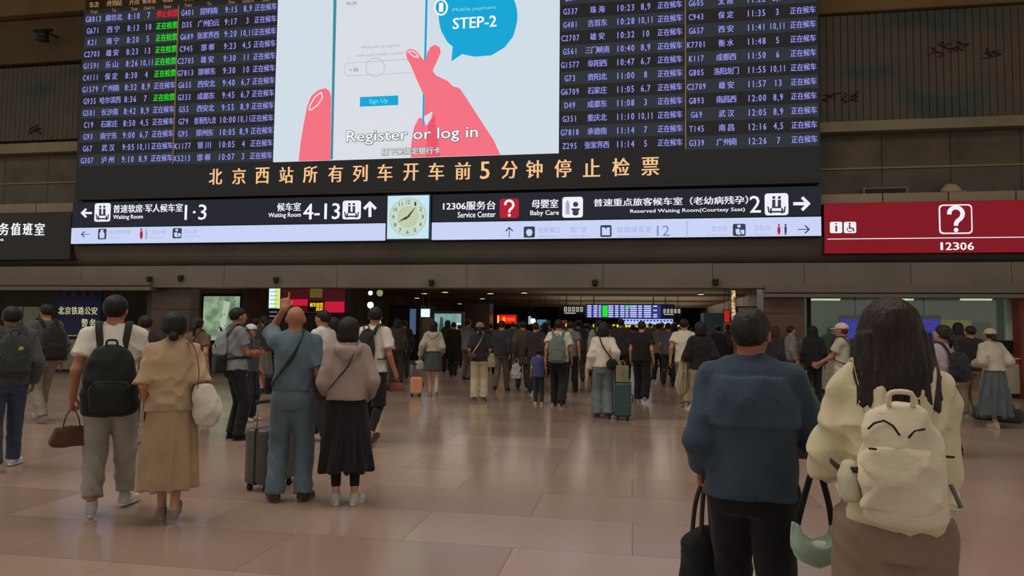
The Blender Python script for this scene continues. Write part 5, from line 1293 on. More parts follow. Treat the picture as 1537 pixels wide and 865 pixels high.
# right hand side of the corridor
block(1056, 1086, 470, 29, 1.2, (58, 76, 92), 'blue grey round cornered pillar left of the man in the navy jacket', 'pillar', 'pillar')
lightbox('led_sign', 1087, 1095, 466, 484, 31, led('redv', (180, 40, 30), .9), 'narrow red upright sign right of the blue grey pillar', 'sign', .03, False, .1)
lightbox('led_sign', 1098, 1104, 436, 482, 27, lpic('warmv', (110, 70, 50), (240, 200, 150), 9), 'tall thin warm lit shop strip left of the brown marble pillar', 'sign', .03, False, .1)
lightbox('shop_window', 1108, 1144, 462, 500, 33, lpic('shopw', (60, 42, 34), (96, 70, 54), 2), 'dim brownish shop window beside the marble pillar', 'shop window', .06, True, .2)
globe(1142, 464, 24, 3, (190, 200, 240), 'tiny bluish lamp right of the head of the man in the navy jacket')
# ------------------------------------------------------------------ people, nearest first
BLK = (30, 30, 32); DKN = (34, 36, 44)
# man in the navy jacket
P = pers('person with short dark hair in navy jacket and black trousers, holding a black handbag', 1126, 0, 1.59, rel=-6, depth=2.95, vox=.008, bvox=.0055, gvox=.007,
    la=(-.10, .16, .085), ra=(.10, -.16, .10), rp=-.25, lw=(-.265, .12, .965), lpole=(0, -1, 0), rw=(.20, .27, 1.06), rpole=(1.2, -.7, -.1), lh=dict(curl=1.25, dir=(0, .05, -1), thumb=(.3, 1, 0)), rh=dict(curl=.9),
    girth=1.06, hyaw=-.22, hcol=(34, 29, 25), skin=(128, 84, 66), nape=-.065, hg=.009,
    top=dict(col=(44, 62, 82), g=.034, hem=.875, sleeve='long', sr=.012, collar=True, yoke=1.185, amp=.006, loose=.9, flare=1.03, cuff=.98, name='jacket'), bot=dict(col=(20, 21, 26), r=(.108, .082, .078), amp=.012), shoe=(28, 26, 26))
navy_man = P
g_ = lw(P, P['_wr'][-1]+np.array([.01, .03, -.085]))
hold_bag('black leather handbag held in the left hand of the person in the navy jacket', 'bag', g_, .25, .30, .16, (24, 26, 28), P['rz']+.9, hl=.19, vox=.006, handc=(40, 28, 26), taper=.62, rc=.05, sag=.012, hr=.013)
s = MB(); 
# woman with the cream backpack
P = pers('person with long dark brown hair wearing a cream jacket, beige trousers and cream backpack', 1336, 0, 1.60, rel=8, depth=2.38, vox=.008, bvox=.0055, gvox=.007, hvox=.0045, fem=True,
    la=(-.10, -.10, .10), ra=(.10, .12, .085), girth=.93, lw=(-.22, .27, 1.07), lpole=(-.5, -1, -.3), rw=(.15, .25, 1.15), rpole=(0, -1, -.3), lh=dict(curl=1.2, thumb=(.4, .2, 1)), rh=dict(curl=1.1, thumb=(-.4, .2, 1)),
    hair='long', hlen=.245, hw=.124, strands=190, hg=.022, hcol=(34, 24, 20), skin=(170, 125, 100), hyaw=.10,
    top=dict(col=(186, 176, 140), g=.028, hem=.92, sleeve='long', sr=.016, collar=True, amp=.015, yoke=1.26, loose=.9, name='jacket'), bot=dict(col=(128, 104, 84), kind='trousers', r=(.115, .110, .105), gb=.018, amp=.012, top=1.04), shoe=(150, 140, 125))
cream = P
def cream_extra(root, yb, zc, w, h, dpt, sc):
    dk = cloth((34, 32, 32))
    for pts in ([(-.105, 1.27), (-.085, 1.29), (-.055, 1.30), (-.03, 1.285), (-.012, 1.255)], [(.012, 1.25), (.032, 1.272), (.062, 1.28)]):
        MB().tube([tuple(Vector((x, yb-dpt*.93+max(z-1.22, 0)*.35, z))*sc) for x, z in pts], .0035*sc, 6).build('zip', dk, root, True)
    for x in (-.095, .125):
        MB().tube([tuple(Vector(p)*sc) for p in ((x-.012, yb-dpt-.004, 1.21-.01*(x > 0)), (x+.012, yb-dpt-.004, 1.21-.01*(x > 0)))], .004*sc, 6).build('strap_end', dk, root, True)
    s = Sdf(); s.loft([(1.02, -.155, yb+.02, .035, .05), (1.10, -.16, yb+.03, .036, .05), (1.15, -.155, yb+.04, .022, .03)], .02, rcap=.01); sdf_obj('side_pocket', s, cloth((170, 162, 136)), root, .008, None, sc)
    MB().tube([tuple(Vector(p)*sc) for p in spline([(-.21, yb+.10, 1.135), (-.18, yb+.03, 1.12), (-.13, yb-.02, 1.13)], 4)], .011*sc, 8, .3, side=(0, 0, 1)).build('side_strap', dk, root, True)
    MB().tube([tuple(Vector(p)*sc) for p in spline([(.150, yb+.06, 1.09), (.165, yb+.05, 1.05), (.175, yb+.04, 1.02)], 4)], .007*sc, 8).build('cord', cloth((90, 90, 92)), root, True)
    s = Sdf(); s.loft([(zc-h*.75, 0, yb-dpt*.72, w*.80, dpt*.40), (zc-h*.1, -.01, yb-dpt*.78, w*.78, dpt*.40), (zc+h*.32, -.01, yb-dpt*.55, w*.66, dpt*.38)], .02, p=2.6, rcap=.02); sdf_obj('front_panel', s, cloth((196, 184, 156)), root, .006, folds('top', .012, 5.2), sc)
backpack(P, 'cream fabric backpack with dark zips on the person with long hair', (196, 184, 156), w=.132, h=.205, dpt=.066, zc=1.155, vox=.006, y0=.128, pocket=False, extra=cream_extra, strapc=(190, 180, 152))
# black straps and mint mesh bag hanging from her left hand
g_ = lw(P, P['_wr'][-1]+np.array([-.0, .05, -.01])); 
g_ = g_-CR*.045; r = empty('mesh_bag', (g_.x, g_.y, g_.z-.27), 'mint green mesh bag hanging on a black strap beside the cream jacket', 'bag', None, P['rz']+.35)
MB().tube(spline([(0, 0, .27), (-.025, 0, .20), (-.060, 0, .08), (-.072, 0, .03)], 5), .013, 8, .3, side=(1, 0, 0)).build('strap', cloth((26, 26, 28)), r, True)
MB().tube(spline([(.0, .0, .27), (.03, .01, .20), (.055, .01, .10), (.06, .0, .03)], 5), .013, 8, .3, side=(1, 0, 0)).build('strap', cloth((26, 26, 28)), r, True)
ms = Sdf(); ms.loft([(-.125, 0, 0, .035, .03), (-.10, 0, 0, .075, .045), (-.04, 0, 0, .095, .055), (.045, 0, 0, .085, .045)], .02, rcap=.02); ms.ell((0, 0, .055), (.066, .10, .105), .015, op='sub')
sdf_obj('bag_body', ms, cloth((128, 156, 138)), r, .006, folds('top', .012, 1.2)); m = MB()
for sx in (-1, 1): MB().tube(spline([(sx*.085, 0, .04), (sx*.09, 0, -.03), (sx*.07, -.01, -.09), (0, -.02, -.118)], 5), .010, 8, .5).build('piping', cloth((150, 182, 158)), r, True)
s = Sdf(); s.ell((.015, 0, -.06), (.05, .03, .03), .02); sdf_obj('contents', s, cloth((190, 200, 176)), r, .006, folds('top', .006, 2))

# man with the black backpack
P = pers('person in a white tee and grey trousers wearing a large black backpack', 160, 772, 1.72, rel=-4, vox=.009, bvox=.007, gvox=.008,
    la=(-.10, -.08, .11), ra=(.11, .22, .085), lp=-.30, lt=-.05, rt=.5, lw=(-.30, .03, .90), rw=(.22, .20, .95), hyaw=-.35, lh=dict(curl=1.2), girth=1.03, nape=-.07,
    top=dict(col=(186, 180, 168), g=.024, hem=.88, sleeve='short', sr=.022, amp=.008, loose=.8, name='tee_shirt'), bot=dict(col=(134, 131, 122), r=(.100, .085, .072), len=.90, amp=.012), shoe=(160, 158, 152), skin=(140, 94, 74))
man3 = P
backpack(P, 'large black backpack on the person in the white tee and grey trousers', (26, 30, 30), w=.188, h=.27, dpt=.10, zc=1.05, vox=.009, y0=.115, strapc=(38, 40, 36))
g_ = lw(P, P['_wr'][-1]+np.array([0, .02, -.085]))
hold_bag('brown leather handbag carried low by the person with the black backpack', 'bag', g_, .27, .16, .12, (84, 50, 38), P['rz']+.2, hl=.13, vox=.009, taper=.85, rc=.02)
# woman in the khaki dress
P = pers('person with tied back hair in a khaki blouse and long khaki skirt', 251, 783, 1.585, rel=-4, vox=.009, bvox=.007, gvox=.008, fem=True,
    la=(-.05, .12, .085), ra=(.05, -.10, .12), rp=-.4, lw=(-.22, .14, .95), rw=(.26, .10, .93), rh=dict(curl=1.0), hair='bun', bunz=-.085, hg=.020, skin=(150, 108, 84), nape=-.08,
    top=dict(col=(158, 132, 98), g=.026, hem=.90, sleeve='short', sl=1.0, sr=.014, amp=.012, loose=1.0, name='blouse'), bot=dict(kind='skirt', col=(150, 124, 90), hem=.27, hr=.225, amp=.011), shoe=(120, 108, 92), shoek='low')
r_ = P['_root']; sc_ = P['_sc']
r = empty('tote_bag', r_.location, 'white tote bag hanging on a red strap from the shoulder of the khaki dress', 'bag', None, P['rz'])
s = Sdf(); s.loft([(.79, .27, -.10, .085, .10), (.88, .275, -.10, .115, .125), (1.00, .26, -.09, .105, .115), (1.12, .235, -.08, .06, .08)], .02, p=2.6, rcap=.02); sdf_obj('bag_body', s, cloth((178, 172, 156)), r, .009, folds('top', .014, 2.7), sc_)
for yy in (-.10, .04):
    MB().tube([tuple(Vector(p)*sc_) for p in spline([(.235+yy*.4, yy-.06, 1.09), (.20, yy*.8-.10, 1.25), (.165, yy*.5-.075, 1.40), (.11, yy*.3-.02, 1.492)], 5)], .014*sc_, 8, .3, side=(0, 1, 0)).build('strap', cloth((128, 44, 34)), r, True)
# bald man in blue, pointing
P = pers('bald person in blue tee and trousers, one arm raised pointing up', 436, 752, 1.665, rel=-2, vox=.009, bvox=.0065, gvox=.008,
    la=(-.13, .0, .085), ra=(.10, -.02, .085), lt=-.35, rt=.5, lw=(-.12, .16, 1.68), lpole=(-.9, .5, -.6), rw=(.235, .08, .92), hyaw=-.05, hair='bald', girth=.98,
    lh=dict(curl=1.1, point=True, dir=(.05, .3, 1), thumb=(1, 0, .2)), top=dict(col=(74, 96, 110), g=.026, hem=.96, sleeve='short', sl=.85, sr=.018, amp=.009, loose=.9, name='tee_shirt'), bot=dict(col=(78, 100, 114), r=(.105, .088, .082), gb=.018, amp=.011, top=1.05), shoe=(62, 50, 44), shoek='low', skin=(142, 98, 78))
r = empty('sling_bag', P['_root'].location, 'thin black sling bag strap across the back of the bald person in blue', 'bag', None, P['rz'])
cross_strap(P, 1, (34, 38, 46), .020, r, 1.02, .026)
s = Sdf(); s.box((-.20, .10, 1.0), (.05, .04, .08), .02); sdf_obj('pouch', s, cloth((34, 38, 46)), r, .01, None, P['_sc'])
suitcase('tall grey ribbed suitcase standing at the left leg of the bald person', GD(412, 6.55), view_rz(414, 50), (66, 64, 62), w=.42, h=.50, d=.26, handle=.22)
# woman in the pinkish hoodie
P = pers('person with a bob in a greyish pink hoodie and long black skirt', 517, 757, 1.57, rel=3, vox=.009, bvox=.007, gvox=.008, fem=True,
    la=(-.075, .02, .085), ra=(.085, -.02, .085), lt=-.1, rt=.5, lw=(-.21, .17, 1.0), rw=(.24, .15, .98), hair='long', hlen=.11, hw=.092, hg=.014, hyaw=-.25, hcol=(34, 26, 24), skin=(160, 118, 98), leggings=(24, 22, 24),
    top=dict(col=(138, 118, 112), g=.030, hem=.95, sleeve='long', sr=.014, hood=True, amp=.008, loose=1.0, cuff=.95, name='hoodie'), bot=dict(kind='skirt', col=(24, 22, 25), hem=.31, hr=.24, amp=.018, sy=-.01), shoe=(165, 160, 150))
r = empty('crossbody_bag', P['_root'].location, 'thin dark crossbody strap and pouch over the greyish pink hoodie', 'bag', None, P['rz'])
cross_strap(P, 1, (52, 38, 36), .009, r, 1.03, .040)
s = Sdf(); s.box((-.20, .12, 1.0), (.06, .03, .07), .02); sdf_obj('pouch', s, cloth((52, 38, 36)), r, .01, None, P['_sc'])
# far left man
P = pers('person in a dark padded jacket and blue jeans at the left edge', 6, 705, 1.66, rel=8, vox=.012, la=(-.10, -.16, .11), ra=(.10, .20, .085), lp=-.4, rt=.6, rw=(.26, .06, .90),
    top=dict(col=(60, 64, 66), g=.036, hem=.88, sleeve='long', sr=.022, amp=.012, collar=True, name='jacket'), bot=dict(col=(44, 56, 84), r=(.095, .075, .066)), shoe=(165, 165, 165), skin=(120, 84, 66))
backpack(P, 'dark grey backpack with a small yellow emblem at the left edge', (44, 48, 48), w=.16, h=.22, dpt=.08, zc=1.20, vox=.012, y0=.14, extra=lambda root, yb, zc, w, h, dpt, sc: MB().prism([(.02, 1.22), (.06, 1.23), (.05, 1.26), (.02, 1.25)], yb-dpt*1.55, yb-dpt*1.40).build('emblem', paint('emblem', (150, 140, 60)), root))
P = pers('person in dark grey jacket and pale trousers before the police counter', 62, 634, 1.78, rel=28, vox=.014, la=(-.10, -.20, .12), ra=(.10, .24, .085), lp=-.4, rw=(.26, -.05, .88),
    top=dict(col=(62, 66, 68), g=.034, hem=.90, sleeve='long', sr=.018, amp=.012, name='jacket'), bot=dict(col=(118, 112, 98), r=(.095, .080, .072)), shoe=(140, 132, 120))
backpack(P, 'black backpack on the person in the dark grey jacket by the police counter', (32, 30, 32), w=.18, h=.25, dpt=.09, zc=1.14, vox=.014, y0=.13)
# man with folded arms
P = pers('person in a grey tee with folded arms beside the green lightbox', 350, 660, 1.72, rel=-78, vox=.011, la=(-.11, .0, .085), ra=(.11, .04, .085), lw=(.02, .27, 1.12), rw=(-.04, .25, 1.09), lpole=(-1, -.1, -.6), rpole=(1, -.1, -.6), lh=dict(curl=.7, thumb=(0, .2, 1)), rh=dict(curl=.7, thumb=(0, .2, 1)), hyaw=.15, girth=1.08,
    top=dict(col=(112, 118, 124), g=.026, hem=.90, sleeve='short', sr=.015, name='tee_shirt'), bot=dict(col=(26, 26, 30), r=(.102, .080, .072)), shoe=(26, 24, 24), shoek='low', skin=(140, 96, 76))
backpack(P, 'pale grey shoulder bag on the back of the person with folded arms', (120, 128, 130), w=.13, h=.17, dpt=.07, zc=1.24, vox=.013, y0=.12, strapc=(50, 54, 60))
r_ = P['_root']; r = empty('waist_bag', r_.location, 'black waist bag at the hip of the person with folded arms', 'bag', None, P['rz'])
s = Sdf(); s.box((-.02, -.20, .98), (.15, .07, .12), .04); sdf_obj('bag_body', s, cloth(BLK), r, .012, folds('top', .01, 1), P['_sc'])
MB().tube([tuple(Vector(p)*P['_sc']) for p in spline([(-.15, -.18, 1.04), (-.19, 0, 1.06), (-.14, .16, 1.05), (0, .19, 1.04), (.14, .16, 1.05), (.19, 0, 1.06), (.15, -.18, 1.04)], 4)], .014, 8, .3, side=(0, 0, 1)).build('belt', cloth(BLK), r, True)
# man in white with dark sling backpack
P = pers('person in a white tee and black shorts with a dark sling bag', 556, 668, 1.74, rel=-28, vox=.011, la=(-.10, .18, .085), ra=(.10, -.22, .13), rp=-.4, rw=(.30, .10, .90), lw=(-.25, .20, 1.0), rh=dict(curl=1.1), hyaw=.4, lean=.08,
    top=dict(col=(180, 174, 164), g=.028, hem=.90, sleeve='short', sl=.75, sr=.020, name='tee_shirt'), bot=dict(kind='shorts', col=(24, 24, 27), r=(.105, .092, .09), len=.98), leggings=(34, 28, 28), shoe=(74, 46, 36), skin=(150, 104, 82), shoek='low')
backpack(P, 'slim black sling backpack on the person in white behind the hoodie', (34, 36, 40), w=.11, h=.22, dpt=.06, zc=1.22, vox=.012, y0=.13, sling=True)
hold_bag('small red brown bag held by the person in white with the sling bag', 'bag', lw(P, P['_wr'][1]+np.array([0, .02, -.08])), .24, .12, .10, (120, 62, 44), P['rz'], hl=.05, vox=.012, rc=.02)
# man between the couple
P = pers('person in a white tee between the bald person and the hoodie', 481, 660, 1.70, rel=55, vox=.014, la=(-.10, -.14, .10), ra=(.10, .18, .085), top=dict(col=(180, 176, 166), g=.022, hem=.94, sleeve='short', sr=.014, name='tee_shirt'), bot=dict(col=(34, 36, 48), r=(.098, .078, .072)), shoe=(150, 148, 142))
pers('person in black with a white collar, hidden between the bald person and the hoodie', 497, 640, 1.62, rel=20, vox=.016, top=dict(col=(40, 38, 38), g=.026, sleeve='long', sr=.015, name='jacket'), bot=dict(col=BLK), fem=True, hair='long', hlen=.14)
# people behind the khaki dress
P = pers('person in dark clothes between the large black backpack and the khaki blouse', 211, 668, 1.60, rel=5, vox=.014, fem=True, hair='short', **WALK_L, top=dict(col=(42, 36, 38), g=.026, hem=.88, sleeve='long', sr=.012, name='jacket'), bot=dict(col=(30, 28, 30)), shoe=(160, 158, 150))
P = pers('person in a brown and olive vest behind the khaki dress', 291, 640, 1.60, rel=-25, vox=.014, **WALK_R, top=dict(col=(92, 72, 54), g=.026, hem=.88, sleeve='short', name='vest'), bot=dict(col=(52, 46, 42)), skin=(140, 98, 78), fem=True, hair='tail')
r = empty('shoulder_bag', P['_root'].location, 'brown strapped shoulder bag behind the khaki dress', 'bag', None, P['rz']); cross_strap(P, 1, (74, 52, 38), .016, r, 1.0, .03)
s = Sdf(); s.box((-.22, -.02, .98), (.05, .10, .09), .02); sdf_obj('bag_body', s, cloth((74, 52, 38)), r, .012, None, P['_sc'])
P = pers('person with a white cap behind the person with folded arms', 372, 632, 1.50, rel=-130, vox=.014, cap=(186, 186, 190), brimc=(60, 70, 110), top=dict(col=(60, 66, 70), g=.026, name='tee_shirt'), bot=dict(col=DKN), hair='short')

# ------------------------------------------------------------------ middle distance
P = pers('person in a beige blouse and short blue grey skirt towing a pink suitcase', 649, 596, 1.62, rel=-4, vox=.013, fem=True, la=(-.06, .10, .085), ra=(.09, -.14, .11), rp=-.3, lw=(-.33, -.02, .92), rw=(.22, .14, .98), hair='long', hlen=.17, hw=.088, skin=(176, 132, 108),
    top=dict(col=(152, 142, 122), g=.026, hem=1.02, sleeve='long', sr=.014, hood=True, name='blouse'), bot=dict(kind='skirt', col=(56, 64, 68), hem=.58, hr=.21, amp=.008), shoe=(120, 108, 92))
suitcase('small salmon pink suitcase beside the short blue grey skirt', GD(626, 15.1), view_rz(626, 10), (176, 122, 98), w=.26, h=.36, d=.20, handle=.28)
hold_bag('crumpled translucent white plastic bag beside the short blue grey skirt', 'bag', lw(P, P['_wr'][-1]+np.array([0, 0, -.06])), .18, .20, .10, (140, 140, 140), P['rz'], hl=.04, vox=.012, name='plastic_bag', sag=.02)
P = pers('person with a pinkish hat, dark top, cream strap and cream trousers', 719, 602, 1.59, rel=0, vox=.013, fem=True, lw=(-.23, .16, 1.0), rw=(.23, .16, 1.0), hair='tail', cap=(134, 92, 82), capz=.0, brim='none_', hg=.012,
    top=dict(col=(34, 33, 40), g=.030, hem=.86, sleeve='short', sl=.9, sr=.025, name='top'), bot=dict(col=(166, 152, 122), r=(.105, .098, .098)), shoe=(96, 84, 70), shoek='low')
r = empty('crossbody_bag', P['_root'].location, 'small crossbody bag on a cream strap over the dark top', 'bag', None, P['rz']); cross_strap(P, 1, (158, 140, 104), .016, r, 1.0, .032)
s = Sdf(); s.box((-.15, -.17, .99), (.085, .03, .05), .02); sdf_obj('bag_body', s, cloth((78, 58, 44)), r, .012, None, P['_sc'])
P = pers('person in a navy jacket and grey green trousers next to the cream trousers', 752, 588, 1.66, rel=-15, vox=.016, **WALK_R, top=dict(col=(40, 44, 54), g=.034, sleeve='long', sr=.02, name='jacket'), bot=dict(col=(80, 76, 62)), shoe=(44, 38, 34))
hold_bag('cream tote bag beside the person with the pinkish hat', 'bag', lw(P, (-.20, -.05, 1.02)), .30, .34, .10, (148, 136, 106), P['rz']+.4, hl=.10, vox=.014, name='tote_bag')
hold_bag('white plastic bag carried in front of the olive coat', 'bag', lw(P, (.36, .05, .80)), .24, .38, .14, (156, 162, 170), P['rz'], hl=.10, vox=.014, name='plastic_bag', taper=.4, sag=.02)
P = pers('person in a long olive brown coat in front of the crowd', 784, 584, 1.66, rel=5, vox=.016, **WALK_L, top=dict(col=(66, 60, 46), g=.038, hem=.62, sleeve='long', sr=.02, name='coat', flare=1.1), bot=dict(col=(52, 50, 46)), shoe=BLK)
P = pers('person in dark brown clothes behind the child in the purple tee', 803, 592, 1.62, rel=-8, vox=.016, **WALK_R, top=dict(col=(48, 38, 36), g=.034, sleeve='long', sr=.02, name='jacket'), bot=dict(col=BLK), shoe=BLK)
P = pers('child in a purple blue tee and dark trousers with white shoes', 808, 607, 1.08, rel=0, vox=.013, la=(-.09, .05, .085), ra=(.10, -.05, .085), top=dict(col=(62, 62, 118), g=.030, hem=.84, sleeve='short', sr=.02, name='tee_shirt'), bot=dict(col=(46, 46, 50)), shoe=(176, 172, 160), skin=(150, 108, 86), girth=1.08)
P = pers('person in a white tee with a grey green backpack beside the child', 838, 611, 1.66, rel=-8, vox=.013, girth=1.08, **WALK_L, top=dict(col=(180, 174, 160), g=.030, hem=.88, sleeve='short', sr=.025, name='tee_shirt'), bot=dict(col=(26, 27, 34), r=(.105, .09, .088)), shoe=(56, 46, 42))
backpack(P, 'grey green backpack hanging off one shoulder of the person in the white tee', (92, 102, 92), w=.17, h=.27, dpt=.09, zc=1.13, vox=.014, y0=.12)
P['_root']; bpy.data.objects['backpack'].get('x')
pers('person in a grey tee and black trousers just right of the grey green backpack', 856, 590, 1.66, rel=-10, vox=.016, **WALK_R, top=dict(col=(92, 96, 104), g=.030, sleeve='short', sr=.02, name='tee_shirt'), bot=dict(col=BLK), shoe=BLK)
P = pers('person in a white blouse and pale blue wide jeans towing a teal suitcase', 905, 628, 1.58, rel=2, vox=.012, fem=True, lw=(-.29, .02, .88), rw=(.25, -.08, .98), la=(-.09, .06, .085), ra=(.09, -.08, .10), hair='long', hlen=.12, hw=.105, hg=.018,
    top=dict(col=(184, 176, 160), g=.030, hem=.92, sleeve='long', sr=.02, loose=1.0, name='blouse'), bot=dict(col=(92, 106, 108), r=(.105, .10, .105)), shoe=(60, 54, 50))
r = empty('crossbody_bag', P['_root'].location, 'round black crossbody bag on the right hip of the white blouse', 'bag', None, P['rz']); cross_strap(P, -1, (24, 24, 26), .013, r, 1.02, .036)
s = Sdf(); s.ell((.15, -.21, .98), (.105, .05, .10), .02); sdf_obj('bag_body', s, cloth((24, 24, 26)), r, .012, None, P['_sc'])
suitcase('dark teal suitcase towed by the person in the white blouse', GD(935, 11.6), view_rz(932, 5), (34, 58, 64), w=.26, h=.56, d=.24, handle=.22)
r = empty('shopping_bag', GD(934, 11.55)+Vector((0, 0, .625)), 'yellow and green paper bag standing on the teal suitcase', 'bag', None, view_rz(931, 5))
MB().box(-.10, .10, -.06, .06, 0, .27, .01).build('bag_body', cloth((126, 116, 66)), r); MB().box(-.02, .09, -.066, -.058, .04, .20).build('label_patch', cloth((90, 110, 84)), r)
for sy in (-.04, .04): MB().tube(spline([(-.05, sy, .26), (-.03, sy, .34), (.03, sy, .34), (.05, sy, .26)], 4), .006, 6).build('handle', cloth((126, 116, 66)), r, True)
P = pers('person in a pale grey shirt with a black backpack right behind the white blouse', 899, 592, 1.70, rel=6, vox=.016, **WALK_L, top=dict(col=(112, 112, 112), g=.028, sleeve='long', sr=.016, name='shirt'), bot=dict(col=DKN))
backpack(P, 'black backpack on the person in the pale grey shirt', (30, 30, 34), w=.13, h=.20, dpt=.07, zc=1.25, vox=.016, y0=.13)
P = pers('person in a black tee and black trousers right of the teal suitcase', 963, 604, 1.66, rel=-12, vox=.013, girth=1.10, la=(-.08, .06, .085), ra=(.12, -.26, .14), rp=-.5, rw=(.28, .02, .88), top=dict(col=(28, 27, 28), g=.034, hem=.86, sleeve='short', sr=.028, name='tee_shirt'), bot=dict(col=(22, 22, 24), r=(.108, .095, .09)), shoe=(150, 140, 126), skin=(160, 116, 94))
pers('person in a pale shirt half hidden behind the black tee', 988, 576, 1.66, rel=-10, vox=.018, **WALK_R, top=dict(col=(122, 118, 112), g=.026, sleeve='short', name='shirt'), bot=dict(col=BLK))
P = pers('person in a white tee and beige trousers behind the cream coat', 1027, 612, 1.70, rel=-12, vox=.013, **WALK_L, top=dict(col=(186, 176, 160), g=.028, sleeve='short', sr=.02, name='tee_shirt'), bot=dict(col=(128, 110, 86), r=(.10, .085, .08)), shoe=(140, 130, 112))
P = pers('person in a black top with a cream coat over the arm', 1052, 634, 1.62, rel=18, vox=.012, fem=True, la=(-.08, -.10, .10), ra=(.09, .12, .085), lw=(-.24, .24, 1.06), rw=(.24, .10, .95), hair='long', hlen=.12, hw=.10, hg=.018,
    top=dict(col=(26, 25, 27), g=.032, hem=.90, sleeve='long', sr=.022, name='top'), bot=dict(col=(138, 116, 94), r=(.10, .088, .082)), shoe=(150, 140, 120))
r_ = P['_root']; q = lw(P, P['_wr'][-1]); r = empty('folded_coat', (q.x, q.y, q.z-.58), 'cream coat draped over the arm of the person in the black top', 'coat', None, P['rz'])
s = Sdf(); s.loft([(0, -.04, 0, .05, .05), (.15, -.03, .0, .10, .06), (.35, .0, .0, .09, .07), (.56, .02, 0, .07, .06)], .02, rcap=.03); s.cap((.0, .0, .54), (.12, -.06, .58), .05, .05, .03); sdf_obj('cloth_body', s, cloth((160, 148, 118)), r, .011, folds('skirt', .03, 1.1)); MB().tube(spline([(-.06, -.05, .05), (-.1, -.08, .2), (-.05, -.08, .4)], 4), [.02]*9, 8, .4).build('sleeve_edge', cloth((160, 148, 118)), r, True)

# ------------------------------------------------------------------ right side
P = pers('person with long dark hair all in black, standing before the service room pillar', 1222, 606, 1.60, rel=10, vox=.014, fem=True, hair='long', hlen=.24, hw=.10, lw=(-.25, .05, .88), top=dict(col=(30, 29, 33), g=.034, hem=.80, sleeve='long', sr=.02, name='coat'), bot=dict(col=BLK), shoe=BLK)
P = pers('person in a grey top beside the long haired person in black', 1188, 594, 1.60, rel=-70, vox=.014, lw=(-.12, .32, 1.34), lpole=(-1, -.2, -.5), top=dict(col=(112, 110, 114), g=.03, sleeve='long', sr=.02, name='top'), bot=dict(col=(92, 40, 40)), shoe=BLK)
pers('person with reddish brown hair just behind the shoulder of the navy jacket', 1164, 608, 1.58, rel=-40, vox=.014, fem=True, hair='long', hlen=.14, hcol=(58, 30, 22), top=dict(col=(36, 38, 44), g=.034, sleeve='long', sr=.02, name='jacket'), bot=dict(col=BLK), shoe=BLK)
P = pers('person in a white and red cap and white tee facing left', 1266, 640, 1.62, rel=80, vox=.011, la=(-.1, -.05, .085), ra=(.1, .12, .085), lw=(-.14, .36, 1.02), rw=(.14, .38, 1.0), cap=(172, 160, 148), brimc=(172, 160, 148), capz=.02, lh=dict(curl=1.1), rh=dict(curl=1.1),
    top=dict(col=(160, 154, 136), g=.028, sleeve='short', sr=.02, name='tee_shirt'), bot=dict(col=(124, 112, 96)), skin=(140, 98, 78), hair='short', hcol=(118, 34, 38), nape=-.075)
backpack(P, 'large dark backpack on the person in the white and red cap', (38, 38, 46), w=.17, h=.25, dpt=.11, zc=1.20, vox=.014, y0=.13)
q = lw(P, (0, .52, 0)); suitcase('dark suitcase in front of the person in the white and red cap', q, P['rz'], (34, 32, 34), w=.32, h=.40, d=.22, handle=.42)
# woman right of long hair
P = pers('person with tied hair in a pale pink shirt and dark jeans', 1419, 686, 1.58, rel=55, vox=.011, fem=True, la=(-.08, .14, .085), ra=(.09, -.12, .10), rp=-.3, lw=(-.18, .28, 1.08), rw=(.22, .18, 1.0), hair='tail', hg=.016, hpitch=.12, skin=(160, 116, 96),
    top=dict(col=(148, 134, 140), g=.030, hem=.92, sleeve='long', sr=.022, name='shirt'), bot=dict(col=(30, 32, 40), r=(.088, .066, .056)), shoe=(40, 36, 36))
backpack(P, 'black backpack on the person in the pale pink shirt', (30, 30, 38), w=.15, h=.20, dpt=.08, zc=1.18, vox=.012, y0=.14)
P = pers('person in a black tee and khaki trousers behind the black backpack at right', 1460, 626, 1.62, rel=35, vox=.013, la=(-.1, .05, .085), lw=(-.12, .32, 1.12), rw=(.12, .30, 1.12), top=dict(col=(36, 30, 30), g=.03, sleeve='short', sr=.024, name='tee_shirt'), bot=dict(col=(118, 98, 72), r=(.10, .085, .08)), skin=(140, 96, 74), shoe=(130, 120, 104))
P = pers('person in a cream cap, cream blouse and long blue grey skirt', 1495, 642, 1.56, rel=38, vox=.012, fem=True, lw=(-.22, .22, 1.08), rw=(.22, .2, 1.06), cap=(164, 146, 112), hair='bun', bunz=-.06, lean=.12, la=(-.08, -.1, .09), ra=(.1, .16, .085),
    top=dict(col=(160, 152, 134), g=.036, hem=.98, sleeve='long', sr=.032, name='blouse'), bot=dict(kind='skirt', col=(72, 82, 88), hem=.20, hr=.27, amp=.03), shoe=(150, 140, 122))
for px, py, w_, h_, rr, col, lb in ((1478, 630, .34, .22, .3, (48, 56, 64), 'dark blue grey holdall lying on the floor left of the blue grey skirt'), (1513, 634, .42, .24, -.2, (42, 48, 56), 'dark holdall lying on the floor right of the blue grey skirt')):
    r = empty('holdall', G(px, py), lb, 'bag', None, view_rz(px)+rr); s = Sdf(); s.box((0, 0, h_/2), (w_/2, .14, h_/2), .08); sdf_obj('bag_body', s, cloth(col), r, .012, folds('top', .012, px*.1))
    for sy in (-.05, .05): MB().tube(spline([(-.09, sy, h_*.92), (-.06, sy, h_+.07), (.06, sy, h_+.07), (.09, sy, h_*.92)], 4), .008, 6).build('handle', cloth(BLK), r, True)
